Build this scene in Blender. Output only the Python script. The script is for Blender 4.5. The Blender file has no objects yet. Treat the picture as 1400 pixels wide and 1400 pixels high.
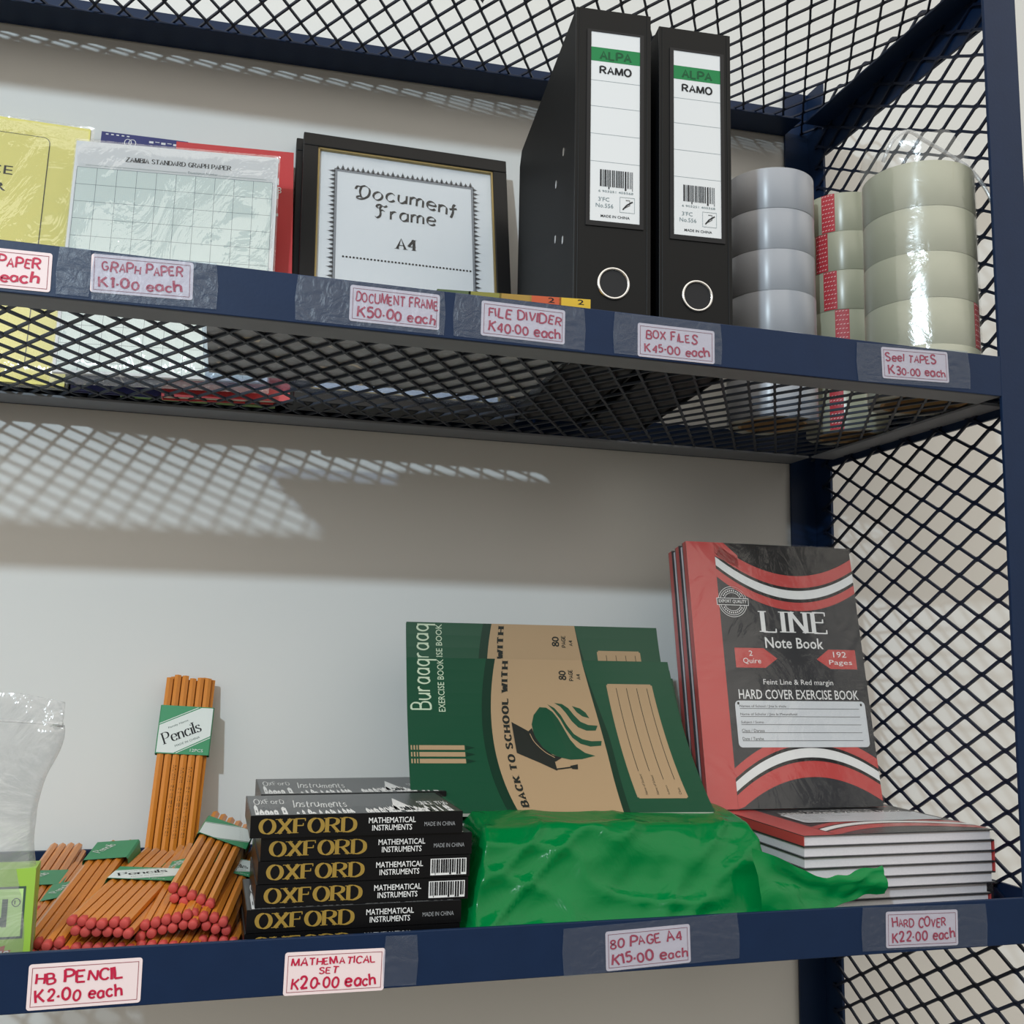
import bpy, bmesh, math, random
from mathutils import Vector, Matrix, noise
random.seed(7)
sc = bpy.context.scene
COL = sc.collection

# ------------------------------------------------------------ camera, world, lamp, exposure
cam_d = bpy.data.cameras.new('camera'); cam = bpy.data.objects.new('camera', cam_d); COL.objects.link(cam)
YAW, PITCH, ROLL, FPX = 0.2786, 0.1372, 0.0196, 1410.49
CAM = Vector((-0.7703, -0.8602, -0.3167))
def cam_axes():
    cy, sy, cp, sp, cr, sr = math.cos(YAW), math.sin(YAW), math.cos(PITCH), math.sin(PITCH), math.cos(ROLL), math.sin(ROLL)
    fwd = Vector((sy*cp, cy*cp, sp)); right = Vector((cy, -sy, 0)); up = right.cross(fwd)
    return cr*right + sr*up, -sr*right + cr*up, fwd
_r, _u, _f = cam_axes()
cam.matrix_world = Matrix(((_r.x, _u.x, -_f.x, CAM.x), (_r.y, _u.y, -_f.y, CAM.y), (_r.z, _u.z, -_f.z, CAM.z), (0, 0, 0, 1)))
cam_d.sensor_width = 36; cam_d.sensor_fit = 'HORIZONTAL'; cam_d.lens = FPX/1400*36
cam_d.clip_start = 0.01
sc.camera = cam
w = bpy.data.worlds.new('world'); sc.world = w; w.use_nodes = True
bg = w.node_tree.nodes['Background']; bg.inputs[1].default_value = 1.66
_n = w.node_tree.nodes; _l = w.node_tree.links      # soft room light: pale ceiling above, darker shop floor below
_tc = _n.new('ShaderNodeTexCoord'); _sx = _n.new('ShaderNodeSeparateXYZ'); _rp = _n.new('ShaderNodeValToRGB'); _mr = _n.new('ShaderNodeMapRange')
_mr.inputs[1].default_value = -1; _mr.inputs[2].default_value = 1
_rp.color_ramp.elements[0].position = 0.40; _rp.color_ramp.elements[0].color = (0.08, 0.077, 0.07, 1)
_rp.color_ramp.elements[1].position = 0.82; _rp.color_ramp.elements[1].color = (1.0, 0.94, 0.84, 1)
_e = _rp.color_ramp.elements.new(0.52); _e.color = (0.36, 0.338, 0.302, 1)
_l.new(_tc.outputs['Generated'], _sx.inputs[0]); _l.new(_sx.outputs[2], _mr.inputs[0]); _l.new(_mr.outputs[0], _rp.inputs[0]); _l.new(_rp.outputs[0], bg.inputs[0])
ld = bpy.data.lights.new('room_bulb', 'POINT'); ld.energy = 106; ld.color = (0.72, 0.89, 1.0); ld.shadow_soft_size = 0.032
lo = bpy.data.objects.new('room_bulb', ld); lo.location = (-1.59, -1.68, 0.72); COL.objects.link(lo)
sc.view_settings.view_transform = 'Standard'; sc.view_settings.look = 'None'
sc.view_settings.gamma = 1; sc.view_settings.exposure = 0.0; sc.view_settings.use_curve_mapping = False

# ------------------------------------------------------------ materials
def s2l(c): return c/12.92 if c <= 0.04045 else ((c+0.055)/1.055)**2.4
def hexc(h):
    return tuple(s2l(int(h[i:i+2], 16)/255) for i in (0, 2, 4)) + (1,)
MATS = {}
def mat(name, h, rough=0.6, spec=0.5, metal=0.0, bump=0.0, bscale=200, var=0.0, vscale=30, coat=0.0, aniso=0.0):
    if name in MATS: return MATS[name]
    m = bpy.data.materials.new(name); m.use_nodes = True; nt = m.node_tree; b = nt.nodes['Principled BSDF']
    b.inputs['Base Color'].default_value = hexc(h); b.inputs['Roughness'].default_value = rough
    b.inputs['Specular IOR Level'].default_value = spec; b.inputs['Metallic'].default_value = metal
    b.inputs['Coat Weight'].default_value = coat; b.inputs['Coat Roughness'].default_value = 0.08
    b.inputs['Anisotropic'].default_value = aniso
    if bump or var:
        tc = nt.nodes.new('ShaderNodeTexCoord')
    if bump:
        n = nt.nodes.new('ShaderNodeTexNoise'); n.inputs['Scale'].default_value = bscale; n.inputs['Detail'].default_value = 4
        bp = nt.nodes.new('ShaderNodeBump'); bp.inputs['Strength'].default_value = bump; bp.inputs['Distance'].default_value = 0.002
        nt.links.new(tc.outputs['Object'], n.inputs['Vector']); nt.links.new(n.outputs['Fac'], bp.inputs['Height']); nt.links.new(bp.outputs['Normal'], b.inputs['Normal'])
    if var:
        n2 = nt.nodes.new('ShaderNodeTexNoise'); n2.inputs['Scale'].default_value = vscale; n2.inputs['Detail'].default_value = 6
        mx = nt.nodes.new('ShaderNodeMix'); mx.data_type = 'RGBA'
        c = hexc(h); mx.inputs[6].default_value = tuple(x*(1-var) for x in c[:3])+(1,); mx.inputs[7].default_value = tuple(min(1, x*(1+var)) for x in c[:3])+(1,)
        nt.links.new(tc.outputs['Object'], n2.inputs['Vector']); nt.links.new(n2.outputs['Fac'], mx.inputs[0]); nt.links.new(mx.outputs[2], b.inputs['Base Color'])
    MATS[name] = m; return m
def film(name, tint='ffffff', gloss=0.12, rough=0.1, haze=0.05, hazecol='ffffff', bump=0.4, bscale=25, stretch=(1, 1, 1), trans=0.0):
    """clear or tinted plastic film: see-through sheet with a glossy crumpled surface and a little milky haze"""
    if name in MATS: return MATS[name]
    m = bpy.data.materials.new(name); m.use_nodes = True; nt = m.node_tree; nt.nodes.clear()
    N = nt.nodes.new; L = nt.links.new
    out = N('ShaderNodeOutputMaterial'); t = N('ShaderNodeBsdfTransparent'); t.inputs[0].default_value = hexc(tint)
    d = N('ShaderNodeBsdfDiffuse'); d.inputs[0].default_value = hexc(hazecol)
    tl = N('ShaderNodeBsdfTranslucent'); tl.inputs[0].default_value = hexc(hazecol)
    dm = N('ShaderNodeMixShader'); dm.inputs[0].default_value = trans; L(d.outputs[0], dm.inputs[1]); L(tl.outputs[0], dm.inputs[2])
    g = N('ShaderNodeBsdfGlossy'); g.inputs['Roughness'].default_value = rough; g.inputs[0].default_value = (1, 1, 1, 1)
    m1 = N('ShaderNodeMixShader'); m1.inputs[0].default_value = haze
    m2 = N('ShaderNodeMixShader'); m2.inputs[0].default_value = gloss
    L(t.outputs[0], m1.inputs[1]); L(dm.outputs[0], m1.inputs[2]); L(m1.outputs[0], m2.inputs[1]); L(g.outputs[0], m2.inputs[2]); L(m2.outputs[0], out.inputs[0])
    tc = N('ShaderNodeTexCoord'); mp = N('ShaderNodeMapping'); mp.inputs['Scale'].default_value = stretch
    n = N('ShaderNodeTexNoise'); n.inputs['Scale'].default_value = bscale; n.inputs['Detail'].default_value = 5; n.inputs['Distortion'].default_value = 1.5
    b = N('ShaderNodeBump'); b.inputs['Strength'].default_value = bump; b.inputs['Distance'].default_value = 0.01
    L(tc.outputs['Object'], mp.inputs[0]); L(mp.outputs[0], n.inputs['Vector']); L(n.outputs['Fac'], b.inputs['Height']); L(b.outputs[0], g.inputs['Normal'])
    MATS[name] = m; return m

M_navy = mat('navy_metal_paint', '112543', 0.42, 0.22, bump=0.05, bscale=300, var=0.12, vscale=40)
M_under = mat('floor_sheen_grey', '80858d', 0.6, 0.3, var=.12, vscale=30)  # pale reflection under the navy rails, put into the flat legs' colour
M_mesh = mat('navy_mesh_paint', '111b30', 0.45, 0.3)
M_wall = mat('white_wall_paint', 'dcdcda', 0.85, 0.2, bump=0.04, bscale=120, var=0.015, vscale=4)
M_floor = mat('floor_screed', '6f675c', 0.6, 0.3, var=0.1, vscale=6)
M_black = mat('black_board', '0e0f11', 0.45, 0.25, bump=0.06, bscale=900)
M_ink = mat('black_ink', '15161a', 0.6, 0.3)
M_white = mat('white_paper', 'd8d9db', 0.7, 0.3)
M_chrome = mat('chrome', 'd8d8d8', 0.18, 0.5, 1.0)
M_red_ink = mat('red_marker_ink', 'b81f42', 0.5, 0.3)

# ------------------------------------------------------------ mesh building
class MB:
    def __init__(s): s.v = []; s.f = []; s.m = []
    def add(s, vs, fs, mi=0):
        o = len(s.v); s.v += [tuple(v) for v in vs]
        for f in fs: s.f.append([o+i for i in f]); s.m.append(mi)
    def box(s, x0, x1, y0, y1, z0, z1, mi=0):
        s.add([(x, y, z) for x in (x0, x1) for y in (y0, y1) for z in (z0, z1)],
              [(0, 1, 3, 2), (4, 6, 7, 5), (0, 4, 5, 1), (2, 3, 7, 6), (0, 2, 6, 4), (1, 5, 7, 3)], mi)
    def prism(s, pts, a, b, fn, mi=0):
        """polygon pts (2D) swept from depth a to b; fn(p, q, d) -> xyz"""
        n = len(pts); s.add([fn(p, q, a) for p, q in pts] + [fn(p, q, b) for p, q in pts],
              [tuple(range(n)), tuple(range(2*n-1, n-1, -1))] + [(i, i+n, (i+1) % n+n, (i+1) % n) for i in range(n)], mi)
    def tube(s, path, r, n=8, mi=0, cap=True, phase=0.0):
        rings = []; path = [Vector(p) for p in path]
        rr = r if isinstance(r, (list, tuple)) else [r]*len(path)
        for i, p in enumerate(path):
            t = (path[min(i+1, len(path)-1)]-path[max(i-1, 0)]).normalized()
            a = Vector((0, 0, 1)) if abs(t.z) < 0.9 else Vector((1, 0, 0))
            u = t.cross(a).normalized(); w_ = t.cross(u)
            rings.append([p + (u*math.cos(2*math.pi*k/n+phase) + w_*math.sin(2*math.pi*k/n+phase))*rr[i] for k in range(n)])
        fs = [(i*n+k, i*n+(k+1) % n, (i+1)*n+(k+1) % n, (i+1)*n+k) for i in range(len(path)-1) for k in range(n)]
        if cap: fs += [tuple(range(n-1, -1, -1)), tuple(range((len(path)-1)*n, len(path)*n))]
        s.add([v for r_ in rings for v in r_], fs, mi)
    def grid(s, nu, nv, fn, mi=0, closed=False):
        s.add([fn(i/nu, j/nv) for j in range(nv+1) for i in range(nu+1)],
              [(j*(nu+1)+i, j*(nu+1)+i+1, (j+1)*(nu+1)+i+1, (j+1)*(nu+1)+i) for j in range(nv) for i in range(nu)], mi)
    def build(s, name, mats, parent=None, bevel=0, smooth=False, recalc=True):
        me = bpy.data.meshes.new(name); me.from_pydata(s.v, [], s.f)
        for m in (mats if isinstance(mats, (list, tuple)) else [mats]): me.materials.append(m)
        for p, mi in zip(me.polygons, s.m): p.material_index = mi; p.use_smooth = smooth
        if recalc:
            bm = bmesh.new(); bm.from_mesh(me); bmesh.ops.recalc_face_normals(bm, faces=bm.faces); bm.to_mesh(me); bm.free()
        o = bpy.data.objects.new(name, me); COL.objects.link(o)
        if parent: o.parent = parent
        if bevel:
            b = o.modifiers.new('bevel', 'BEVEL'); b.width = bevel; b.segments = 2; b.limit_method = 'ANGLE'
        return o
def tag(o, label, cat, group=None, kind=None):
    o['label'] = label; o['category'] = cat
    if group: o['group'] = group
    if kind: o['kind'] = kind
    return o
def thing(name, label, cat, loc=(0, 0, 0), rot=None, group=None):
    o = bpy.data.objects.new(name, None); o.empty_display_size = 0.02; COL.objects.link(o)
    o.matrix_world = Matrix.Translation(loc) @ (rot.to_4x4() if rot else Matrix.Identity(4))
    return tag(o, label, cat, group)
def pose(yaw=0, lean=0, roll=0):
    """yaw about z, then lean (top goes back) and in-plane roll"""
    return Matrix.Rotation(yaw, 3, 'Z') @ Matrix.Rotation(-lean, 3, 'X') @ Matrix.Rotation(roll, 3, 'Y')
def basis(xa, za):
    z = Vector(za).normalized(); x = (Vector(xa) - z*Vector(xa).dot(z)).normalized(); y = z.cross(x)
    return Matrix((x, y, z)).transposed()
def copy_tree(o, parent=None):
    c = o.copy(); COL.objects.link(c)
    if parent: c.parent = parent
    for ch in list(o.children): copy_tree(ch, c)
    return c

# ------------------------------------------------------------ lettering
GL = {
'A': '0,0 3,10 6,0|1.2,3.5 4.8,3.5', 'B': '0,0 0,10|~0,10 3,10 4.9,8.6 4.6,6 2.5,5.2 0,5.2|~0,5.2 3,5.2 5.5,4 5.4,1.2 3.2,0 0,0',
'C': '~6,8.2 4.5,9.8 2.2,9.7 .4,7.2 .4,2.8 2.2,.3 4.5,.2 6,1.8', 'D': '0,0 0,10|~0,10 3,9.9 5.6,8 6.3,5 5.6,2 3,.1 0,0',
'E': '0,0 0,10|0,10 5,10|0,5.2 4,5.2|0,0 5.2,0', 'F': '0,0 0,10|0,10 5,10|0,5.2 4,5.2', 'G': '~6,8.2 4.5,9.8 2.2,9.7 .4,7.2 .4,2.8 2.2,.3 4.5,.2 6,1.8|6,1.5 6,4.6|3.6,4.6 6.2,4.6',
'H': '0,0 0,10|6,0 6,10|0,5 6,5', 'I': '0,0 0,10', 'J': '~4,10 4,3 3,.4 1.2,.2 0,1.6', 'K': '0,0 0,10|5.6,10 0,4.2|1.6,5.8 6,0', 'L': '0,10 0,0|0,0 5,0',
'M': '0,0 .6,10|.6,10 3.8,0|3.8,0 7,10|7,10 7.6,0', 'N': '0,0 0,10|0,10 6,0|6,0 6,10', 'O': '~3.4,10 1,8.6 0,5 1,1.4 3.4,0 5.8,1.4 6.8,5 5.8,8.6 3.4,10',
'P': '0,0 0,10|~0,10 3,10 5.2,8.6 5.2,6 3,4.6 0,4.6', 'Q': '~3.4,10 1,8.6 0,5 1,1.4 3.4,0 5.8,1.4 6.8,5 5.8,8.6 3.4,10|3.8,2.4 6.6,-1',
'R': '0,0 0,10|~0,10 3,10 5.2,8.8 5.2,6.4 3,5 0,5|2.6,5 6,0', 'S': '~5,8.3 3.6,9.9 1.2,9.6 .3,7.6 1.6,5.8 3.8,4.6 5.2,2.8 4.2,.5 1.8,0 0,1.6',
'T': '3,0 3,10|0,10 6,10', 'U': '~0,10 0,3 1,.5 3,0 5,.5 6,3 6,10', 'V': '0,10 3,0|3,0 6,10', 'W': '0,10 2,0|2,0 4,8|4,8 6,0|6,0 8,10', 'X': '0,10 6,0|0,0 6,10', 'Y': '0,10 3,5|6,10 3,5|3,5 3,0', 'Z': '0,10 5.6,10|5.6,10 0,0|0,0 6,0',
'0': '~2.6,9 .6,7.4 0,4.5 .6,1.5 2.6,0 4.6,1.5 5.2,4.5 4.6,7.4 2.6,9', '1': '0,7.4 1.6,9.4|1.6,9.4 1.6,0', '2': '~.2,7 1.2,9 3.4,9.2 4.6,7.2 3.6,4.6 1.6,2 0,.2|0,.2 5,.2', '3': '~.2,8.6 2.4,9.6 4.4,8 3.6,5.8 1.8,5.2 4,4.4 4.8,2.2 3,.1 .2,.8',
'4': '4,0 4,10|4,10 0,3.2|0,3.2 5.4,3.2', '5': '4.6,9.6 .8,9.6|.8,9.6 .5,5.4|~.5,5.4 2.6,6.2 4.6,4.6 4.4,1.6 2.2,.1 0,1', '6': '~4.4,8.8 2.2,8.6 .4,5.4 .4,2 2.4,.1 4.4,1.6 4.4,4.4 2.4,5.4 .6,4', '8': '~2.5,5.2 .5,7 1,9 2.6,9.6 4.3,9 4.6,7 2.5,5.2 .3,3.4 .4,1 2.6,0 4.8,1 4.9,3.4 2.5,5.2', '9': '~4.6,6 2.6,4.6 .6,6 .8,8.8 2.8,9.6 4.6,8.2 4.6,4 2.4,.2',
'.': '-.5,3.4 1.1,3.2',
'a': '~4.5,4.8 3.4,5.9 1.6,5.8 .3,4 .3,1.8 1.6,.2 3.4,.5 4.5,2|4.6,6 4.6,0', 'c': '~4.4,4.8 3.2,6 1.4,5.7 .2,3.9 .3,1.7 1.6,.1 3.3,.1 4.5,1.2', 'e': '~.3,3.2 4.6,3.4 4.3,5.2 2.7,6 1.1,5.5 .2,3.6 .5,1.3 2,.1 3.6,.2 4.7,1.2',
'h': '0,10 0,0|~0,3.8 1.4,5.6 3,5.9 4.2,5 4.4,3 4.4,0', 'i': '0,6 0,0|-.1,8.2 .3,8.7', 'l': '0,10 0,0', 'm': '0,6 0,0|~0,4.2 1.2,5.7 2.4,5.8 3.3,5 3.5,3 3.5,0|~3.5,4.2 4.7,5.7 5.9,5.8 6.8,5 7,3 7,0',
'n': '0,6 0,0|~0,4 1.4,5.7 2.8,5.8 4,5 4.2,3 4.2,0', 'o': '~2.4,6 .7,5 0,3 .7,1 2.4,0 4.1,1 4.8,3 4.1,5 2.4,6', 'q': '~4.5,4.8 3.4,5.9 1.6,5.8 .3,4 .3,1.8 1.6,.2 3.4,.5 4.5,2|4.6,6 4.6,-4', 'r': '0,6 0,0|~0,4 1.2,5.6 2.4,6 3.2,5.6', 's': '~3.8,5 2.6,6 .8,5.7 .4,4.4 2,3.2 3.8,2 3.4,.4 1.6,0 0,1',
't': '1.4,9 1.4,.5|~1.4,1.5 2,.1 3.6,.4|0,6 3.4,6', 'u': '~0,6 0,2 1,.2 2.6,.2 4.2,2|4.4,6 4.4,0', '®': '~2,6 .6,5 0,3 .6,1 2,0 3.4,1 4,3 3.4,5 2,6|1.4,1.6 1.4,4.4', '&': '~5,0 1.4,6 1.6,8.6 3.2,8.4 3.2,6.4 .4,3.6 .6,.6 3,.2 5,3.4'}
BLK = {'D': '~-1.4,7.6 -.6,9.6 1.4,9.4 3.6,9.9 5.8,8 6.3,5 5.4,2 2.8,.2 .6,.3 -.8,1.2|~1.6,9 1.1,6 1.6,3 2.2,1|~-.6,1.6 1.2,2.2 3,1.2', 'F': '~6.4,9.6 4.6,8.7 2.6,9.9 .8,9.4 .2,7.8 1.4,7.2|~3,9.2 2.2,7 2.6,4 2.2,1.4 .6,0 -.6,1|~2.2,5.4 3.6,6 5,5.2', 't': '~2.2,9.4 1.2,7 1.4,3 .4,-1.4|-.6,4.6 3.4,6.6'}
def catmull(P, n=6):
    P = [Vector(p) for p in P]; out = []
    Q = [P[0]*2-P[1]] + P + [P[-1]*2-P[-2]]
    if (P[0]-P[-1]).length < 0.01: Q[0] = P[-2]; Q[-1] = P[1]
    for i in range(1, len(Q)-2):
        for k in range(n):
            t = k/n; a, b, c, d = Q[i-1], Q[i], Q[i+1], Q[i+2]
            out.append(0.5*((2*b)+(c-a)*t+(2*a-5*b+4*c-d)*t*t+(3*b-a-3*c+d)*t**3))
    return out+[P[-1]]
def ribbon(P, wf):
    """flat strip of quads along polyline P; wf(direction angle) = width"""
    P = [Vector(p) for p in P]; vs = []; fs = []
    for i, p in enumerate(P):
        d = (P[min(i+1, len(P)-1)]-P[max(i-1, 0)])
        if d.length < 1e-9: d = Vector((1, 0))
        d.normalize(); n = Vector((-d.y, d.x)); h = wf(math.atan2(d.y, d.x))/2
        vs += [p+n*h, p-n*h]
    return vs, [(2*i, 2*i+1, 2*i+3, 2*i+2) for i in range(len(P)-1)]
STY = {'marker': (1.75, 1.75, 0, 0), 'roman': (0.28, 1.5, 0.0, 1), 'romanb': (0.45, 2.1, 0.18, 1), 'slab': (1.7, 2.9, 0.1, 1), 'romanl': (0.4, 1.8, 0.15, 1), 'script': (0.75, 1.2, 0.6, 0), 'black': (0.3, 1.55, 0.75, 0), 'thin': (0.55, 0.55, 0, 0), 'bold': (2.0, 2.0, 0, 0)}
def stroke_text(txt, style, rnd=None, space=2.2, arc=0.0):
    thin, thick, nib, serif = STY[style]; V = []; F = []; x = 0; lz = 0.0
    wf = lambda a: thin+(thick-thin)*abs(math.sin(a-(-nib)))
    for ch in txt:
        if ch == ' ': x += 4.2; continue
        strokes = (BLK.get(ch) if style == 'black' and ch in BLK else GL.get(ch, GL.get(ch.upper()))).split('|'); mx = 0
        ro = rnd.uniform(-.14, .14) if rnd else 0; scl = rnd.uniform(.85, 1.12) if rnd else 1; dy = rnd.uniform(-.8, .8) if rnd else 0
        for st in strokes:
            sm = st[0] == '~'; P = [tuple(float(q) for q in p.split(',')) for p in st.lstrip('~').split()]
            mx = max(mx, max(p[0] for p in P))
            pl = catmull(P) if sm else [Vector(p) for p in P]
            if style == 'marker' and not sm and len(pl) == 2:
                mid = (pl[0]+pl[1])/2 + Vector((rnd.uniform(-.3, .3), rnd.uniform(-.3, .3))) if rnd else (pl[0]+pl[1])/2
                pl = catmull([pl[0], mid, pl[1]], 4)
            parts = [ribbon(pl, wf)]
            if not sm and style == 'black': pass
            if serif and not sm:
                for e, o in ((pl[0], pl[1]), (pl[-1], pl[-2])):
                    if abs(e.y-o.y) > abs(e.x-o.x)*0.8 and (abs(e.y) < .1 or abs(e.y-10) < .1 or abs(e.y-6) < .1):
                        hw = thick*0.5+0.75; sg = 1 if e.y < 3 else -1
                        parts.append(([Vector((e.x-hw, e.y)), Vector((e.x+hw, e.y)), Vector((e.x+hw, e.y+sg*.45)), Vector((e.x-hw, e.y+sg*.45))], [(0, 1, 2, 3)]))
            if serif and not sm and abs(pl[0].y-pl[-1].y) < .1 and ch in 'EFLTZ':
                for e in ((pl[0], pl[-1]) if ch == 'T' else (pl[-1],)):
                    sg = -1 if e.y > 7 else 1; q = 1.7 if e.y != 5.2 else 1.1
                    parts.append(([Vector((e.x-.35, e.y-.2*sg if e.y != 5.2 else e.y-q)), Vector((e.x+.3, e.y-.2*sg if e.y != 5.2 else e.y-q)), Vector((e.x+.3, e.y+sg*q if e.y != 5.2 else e.y+q)), Vector((e.x-.15, e.y+sg*q if e.y != 5.2 else e.y+q))], [(0, 1, 2, 3)]))
            for vs, fs in parts:
                o = len(V); lz = (lz+.07) % .84
                for v in vs:
                    p = Vector((v.x*math.cos(ro)-v.y*math.sin(ro), v.x*math.sin(ro)+v.y*math.cos(ro)))*scl
                    V.append(Vector((p.x+x, p.y+dy, lz)))
                F += [tuple(o+i for i in f) for f in fs]
        x += mx*scl+((2.3 if style in ('romanl', 'slab') else 1.15)+thick*.5 if serif else space)
    if arc:
        W = max(v.x for v in V)
        for v in V: v.y += arc*(1-((v.x/W-.5)*2)**2)
    return V, F
FT = {}
def font_text(txt, bold=0.0):
    k = (txt, bold)
    if k in FT: return FT[k]
    c = bpy.data.curves.new('t', 'FONT'); c.body = txt; c.size = 1; c.offset = bold*.45; c.resolution_u = 2; c.space_line = 0.95; c.align_x = 'CENTER'
    o = bpy.data.objects.new('t', c); COL.objects.link(o); dg = bpy.context.evaluated_depsgraph_get(); dg.update()
    me = bpy.data.meshes.new_from_object(o.evaluated_get(dg))
    r = ([Vector((v.co.x, v.co.y)) for v in me.vertices], [tuple(p.vertices) for p in me.polygons])
    bpy.data.objects.remove(o); bpy.data.curves.remove(c); bpy.data.meshes.remove(me)
    FT[k] = r; return r
class Dec:
    """flat printing: 2D polygons in (s,t) with a material slot and a layer number"""
    def __init__(s): s.items = []
    def poly(s, V, F, mi, lay=1): s.items.append(([Vector(v) for v in V], F, mi, lay))
    def rect(s, x0, y0, x1, y1, mi, lay=1): s.poly([(x0, y0), (x1, y0), (x1, y1), (x0, y1)], [(0, 1, 2, 3)], mi, lay)
    def ngon(s, pts, mi, lay=1): s.poly(pts, [tuple(range(len(pts)))], mi, lay)
    def line(s, P, wd, mi, lay=1): V, F = ribbon(P, lambda a: wd); s.poly(V, F, mi, lay)
    def frame(s, x0, y0, x1, y1, wd, mi, lay=1):
        for a in ((x0, y0, x1, y0+wd), (x0, y1-wd, x1, y1), (x0, y0+wd, x0+wd, y1-wd), (x1-wd, y0+wd, x1, y1-wd)): s.rect(*a, mi, lay)
    def rrect(s, x0, y0, x1, y1, r, mi, lay=1):
        pts = []
        for cx, cy, a0 in ((x1-r, y1-r, 0), (x0+r, y1-r, 90), (x0+r, y0+r, 180), (x1-r, y0+r, 270)):
            pts += [(cx+r*math.cos(math.radians(a0+k*22.5)), cy+r*math.sin(math.radians(a0+k*22.5))) for k in range(5)]
        s.ngon(pts, mi, lay)
    def strip(s, lf, rf, t0, t1, mi, lay=1, n=16, horiz=False):
        V = []
        for i in range(n+1):
            t = t0+(t1-t0)*i/n; V += [(t, lf(t)), (t, rf(t))] if horiz else [(lf(t), t), (rf(t), t)]
        s.poly(V, [(2*i, 2*i+1, 2*i+3, 2*i+2) for i in range(n)], mi, lay)
    def text(s, txt, x, y, wd, h, mi, style='sans', lay=2, rot=0, rnd=None, arc=0, bold=0.0, shear=0):
        """fit into the box (x,y,wd,h), (x,y) = lower left; rot in degrees about that corner"""
        V, F = font_text(txt, bold) if style == 'sans' else stroke_text(txt, style, rnd, arc=arc)
        x0, x1 = min(v.x for v in V), max(v.x for v in V); y0, y1 = min(v.y for v in V), max(v.y for v in V)
        c, sn = math.cos(math.radians(rot)), math.sin(math.radians(rot)); out = []
        for v in V:
            p = (v.x-x0)/(x1-x0)*wd; q = (v.y-y0)/max(1e-6, y1-y0)*h; p += q*shear
            out.append(Vector((x+p*c-q*sn, y+p*sn+q*c, v.z if len(v) > 2 else 0)))
        s.poly(out, F, mi, lay)
    def emit(s, mb, fn, off=0):
        for V, F, mi, lay in s.items: mb.add([fn(v.x, v.y, lay+(v.z if len(v) > 2 else 0)) for v in V], F, mi+off)
def barcode(d, x, y, wd, h, mi, seed=3):
    r = random.Random(seed); p = x
    while p < x+wd-.0004:
        b = r.choice((.0003, .0006, .0009, .0005))*wd/.018; b = min(b, x+wd-p); d.rect(p, y+h*.12*(r.random() > .12), p+b, y+h, mi, 3); p += b+r.choice((.0003, .0006, .0004))*wd/.018
LAY = 0.00016
def front(y0): return lambda s, t, l: (s, y0-LAY*l, t)

# ============================================================ SETTING
def struct(o): o['kind'] = 'structure'; return o
b = MB(); b.box(-3.5, 3.0, 0.4155, 0.55, -1.75, 1.1); struct(b.build('wall_back', M_wall))
b = MB(); b.box(-3.5, 3.0, -3.5, 0.55, -1.85, -1.75); struct(b.build('floor', M_floor))

# ============================================================ THE RACK
RX0 = -1.75; PW = 0.0421; D = 0.412
rack = thing('storage_rack', 'navy blue welded angle iron shelf rack with diamond mesh shelves and side', 'shelf rack', (0, 0, -1.75))
def rk(mb, name, m=M_navy, parent=None, bevel=0.0006):
    o = mb.build(name, m, parent or rack, bevel)
    if (parent or rack) is rack: o.location = (0, 0, 1.75)
    return o
T = 0.004
def post(name, cx, cy, sx, sy):
    """angle iron: outer corner (cx,cy), flanges run sx / sy"""
    m = MB(); x1 = cx+sx*PW; y1 = cy+sy*PW
    m.box(min(cx, x1), max(cx, x1), min(cy, cy+sy*T), max(cy, cy+sy*T), -1.75, 0.52)
    m.box(min(cx, cx+sx*T), max(cx, cx+sx*T), min(cy+sy*T, y1), max(cy+sy*T, y1), -1.75, 0.52)
    rk(m, name)
post('corner_post', PW, 0, -1, 1); post('corner_post', PW, D, -1, -1); post('corner_post', RX0-PW, 0, 1, 1); post('corner_post', RX0-PW, D, 1, -1)
def expanded(mb, u0, u1, v0, v1, S, L, uo, vo, fn, wd=0.0026, th=0.0025, e=0.0009, bl=0.0022):
    """expanded metal: strands zigzag along v (long way L), stacked along u (short way S); nodes at (uo+jS, vo+iL)"""
    j0 = int(math.floor((u0-uo)/(S/2)))-1; j1 = int(math.ceil((u1-uo)/(S/2)))+1
    i0 = int(math.floor((v0-vo)/(L/2)))-1; i1 = int(math.ceil((v1-vo)/(L/2)))+1
    for j in range(j0, j1):
        P = []
        for i in range(i0, i1+1):
            ub = (uo+j*S/2+e) if (i+j) % 2 == 0 else (uo+(j+1)*S/2-e); vc = vo+i*L/2
            sgn = 1 if (i+j) % 2 == 0 else -1
            for dv, du in ((-bl*1.5, .0006), (-bl*.5, 0), (bl*.5, 0), (bl*1.5, .0006)): P.append((ub+sgn*du, vc+dv))
        P = [p for p in P if v0-1e-4 <= p[1] <= v1+1e-4]
        if len(P) < 2 or max(p[0] for p in P) > u1+.001 or min(p[0] for p in P) < u0-.001: continue
        V, _ = ribbon([Vector(p) for p in P], lambda a: wd)
        vs = [fn(v.x, v.y, -th/2) for v in V]+[fn(v.x, v.y, th/2) for v in V]; n = len(V); fs = []
        for k in range(len(P)-1):
            a, b_, c, d = 2*k, 2*k+1, 2*k+3, 2*k+2
            fs += [(a, b_, c, d), (a+n, d+n, c+n, b_+n), (a, d, d+n, a+n), (b_, b_+n, c+n, c)]
        fs += [(0, n, n+1, 1), (n-2, n-1, 2*n-1, 2*n-2)]
        mb.add(vs, fs)
def rail(name, parent, x0, x1, y0, y1, z0, z1, fl, mu=None):
    """one angle iron: upright leg box plus flat leg fl=(x0,x1,y0,y1,z0,z1)"""
    m = MB(); m.box(x0, x1, y0, y1, z0, z1); m.box(*fl, 1); return m.build(name, [M_navy, mu or M_under], parent, 0.0006)
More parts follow.
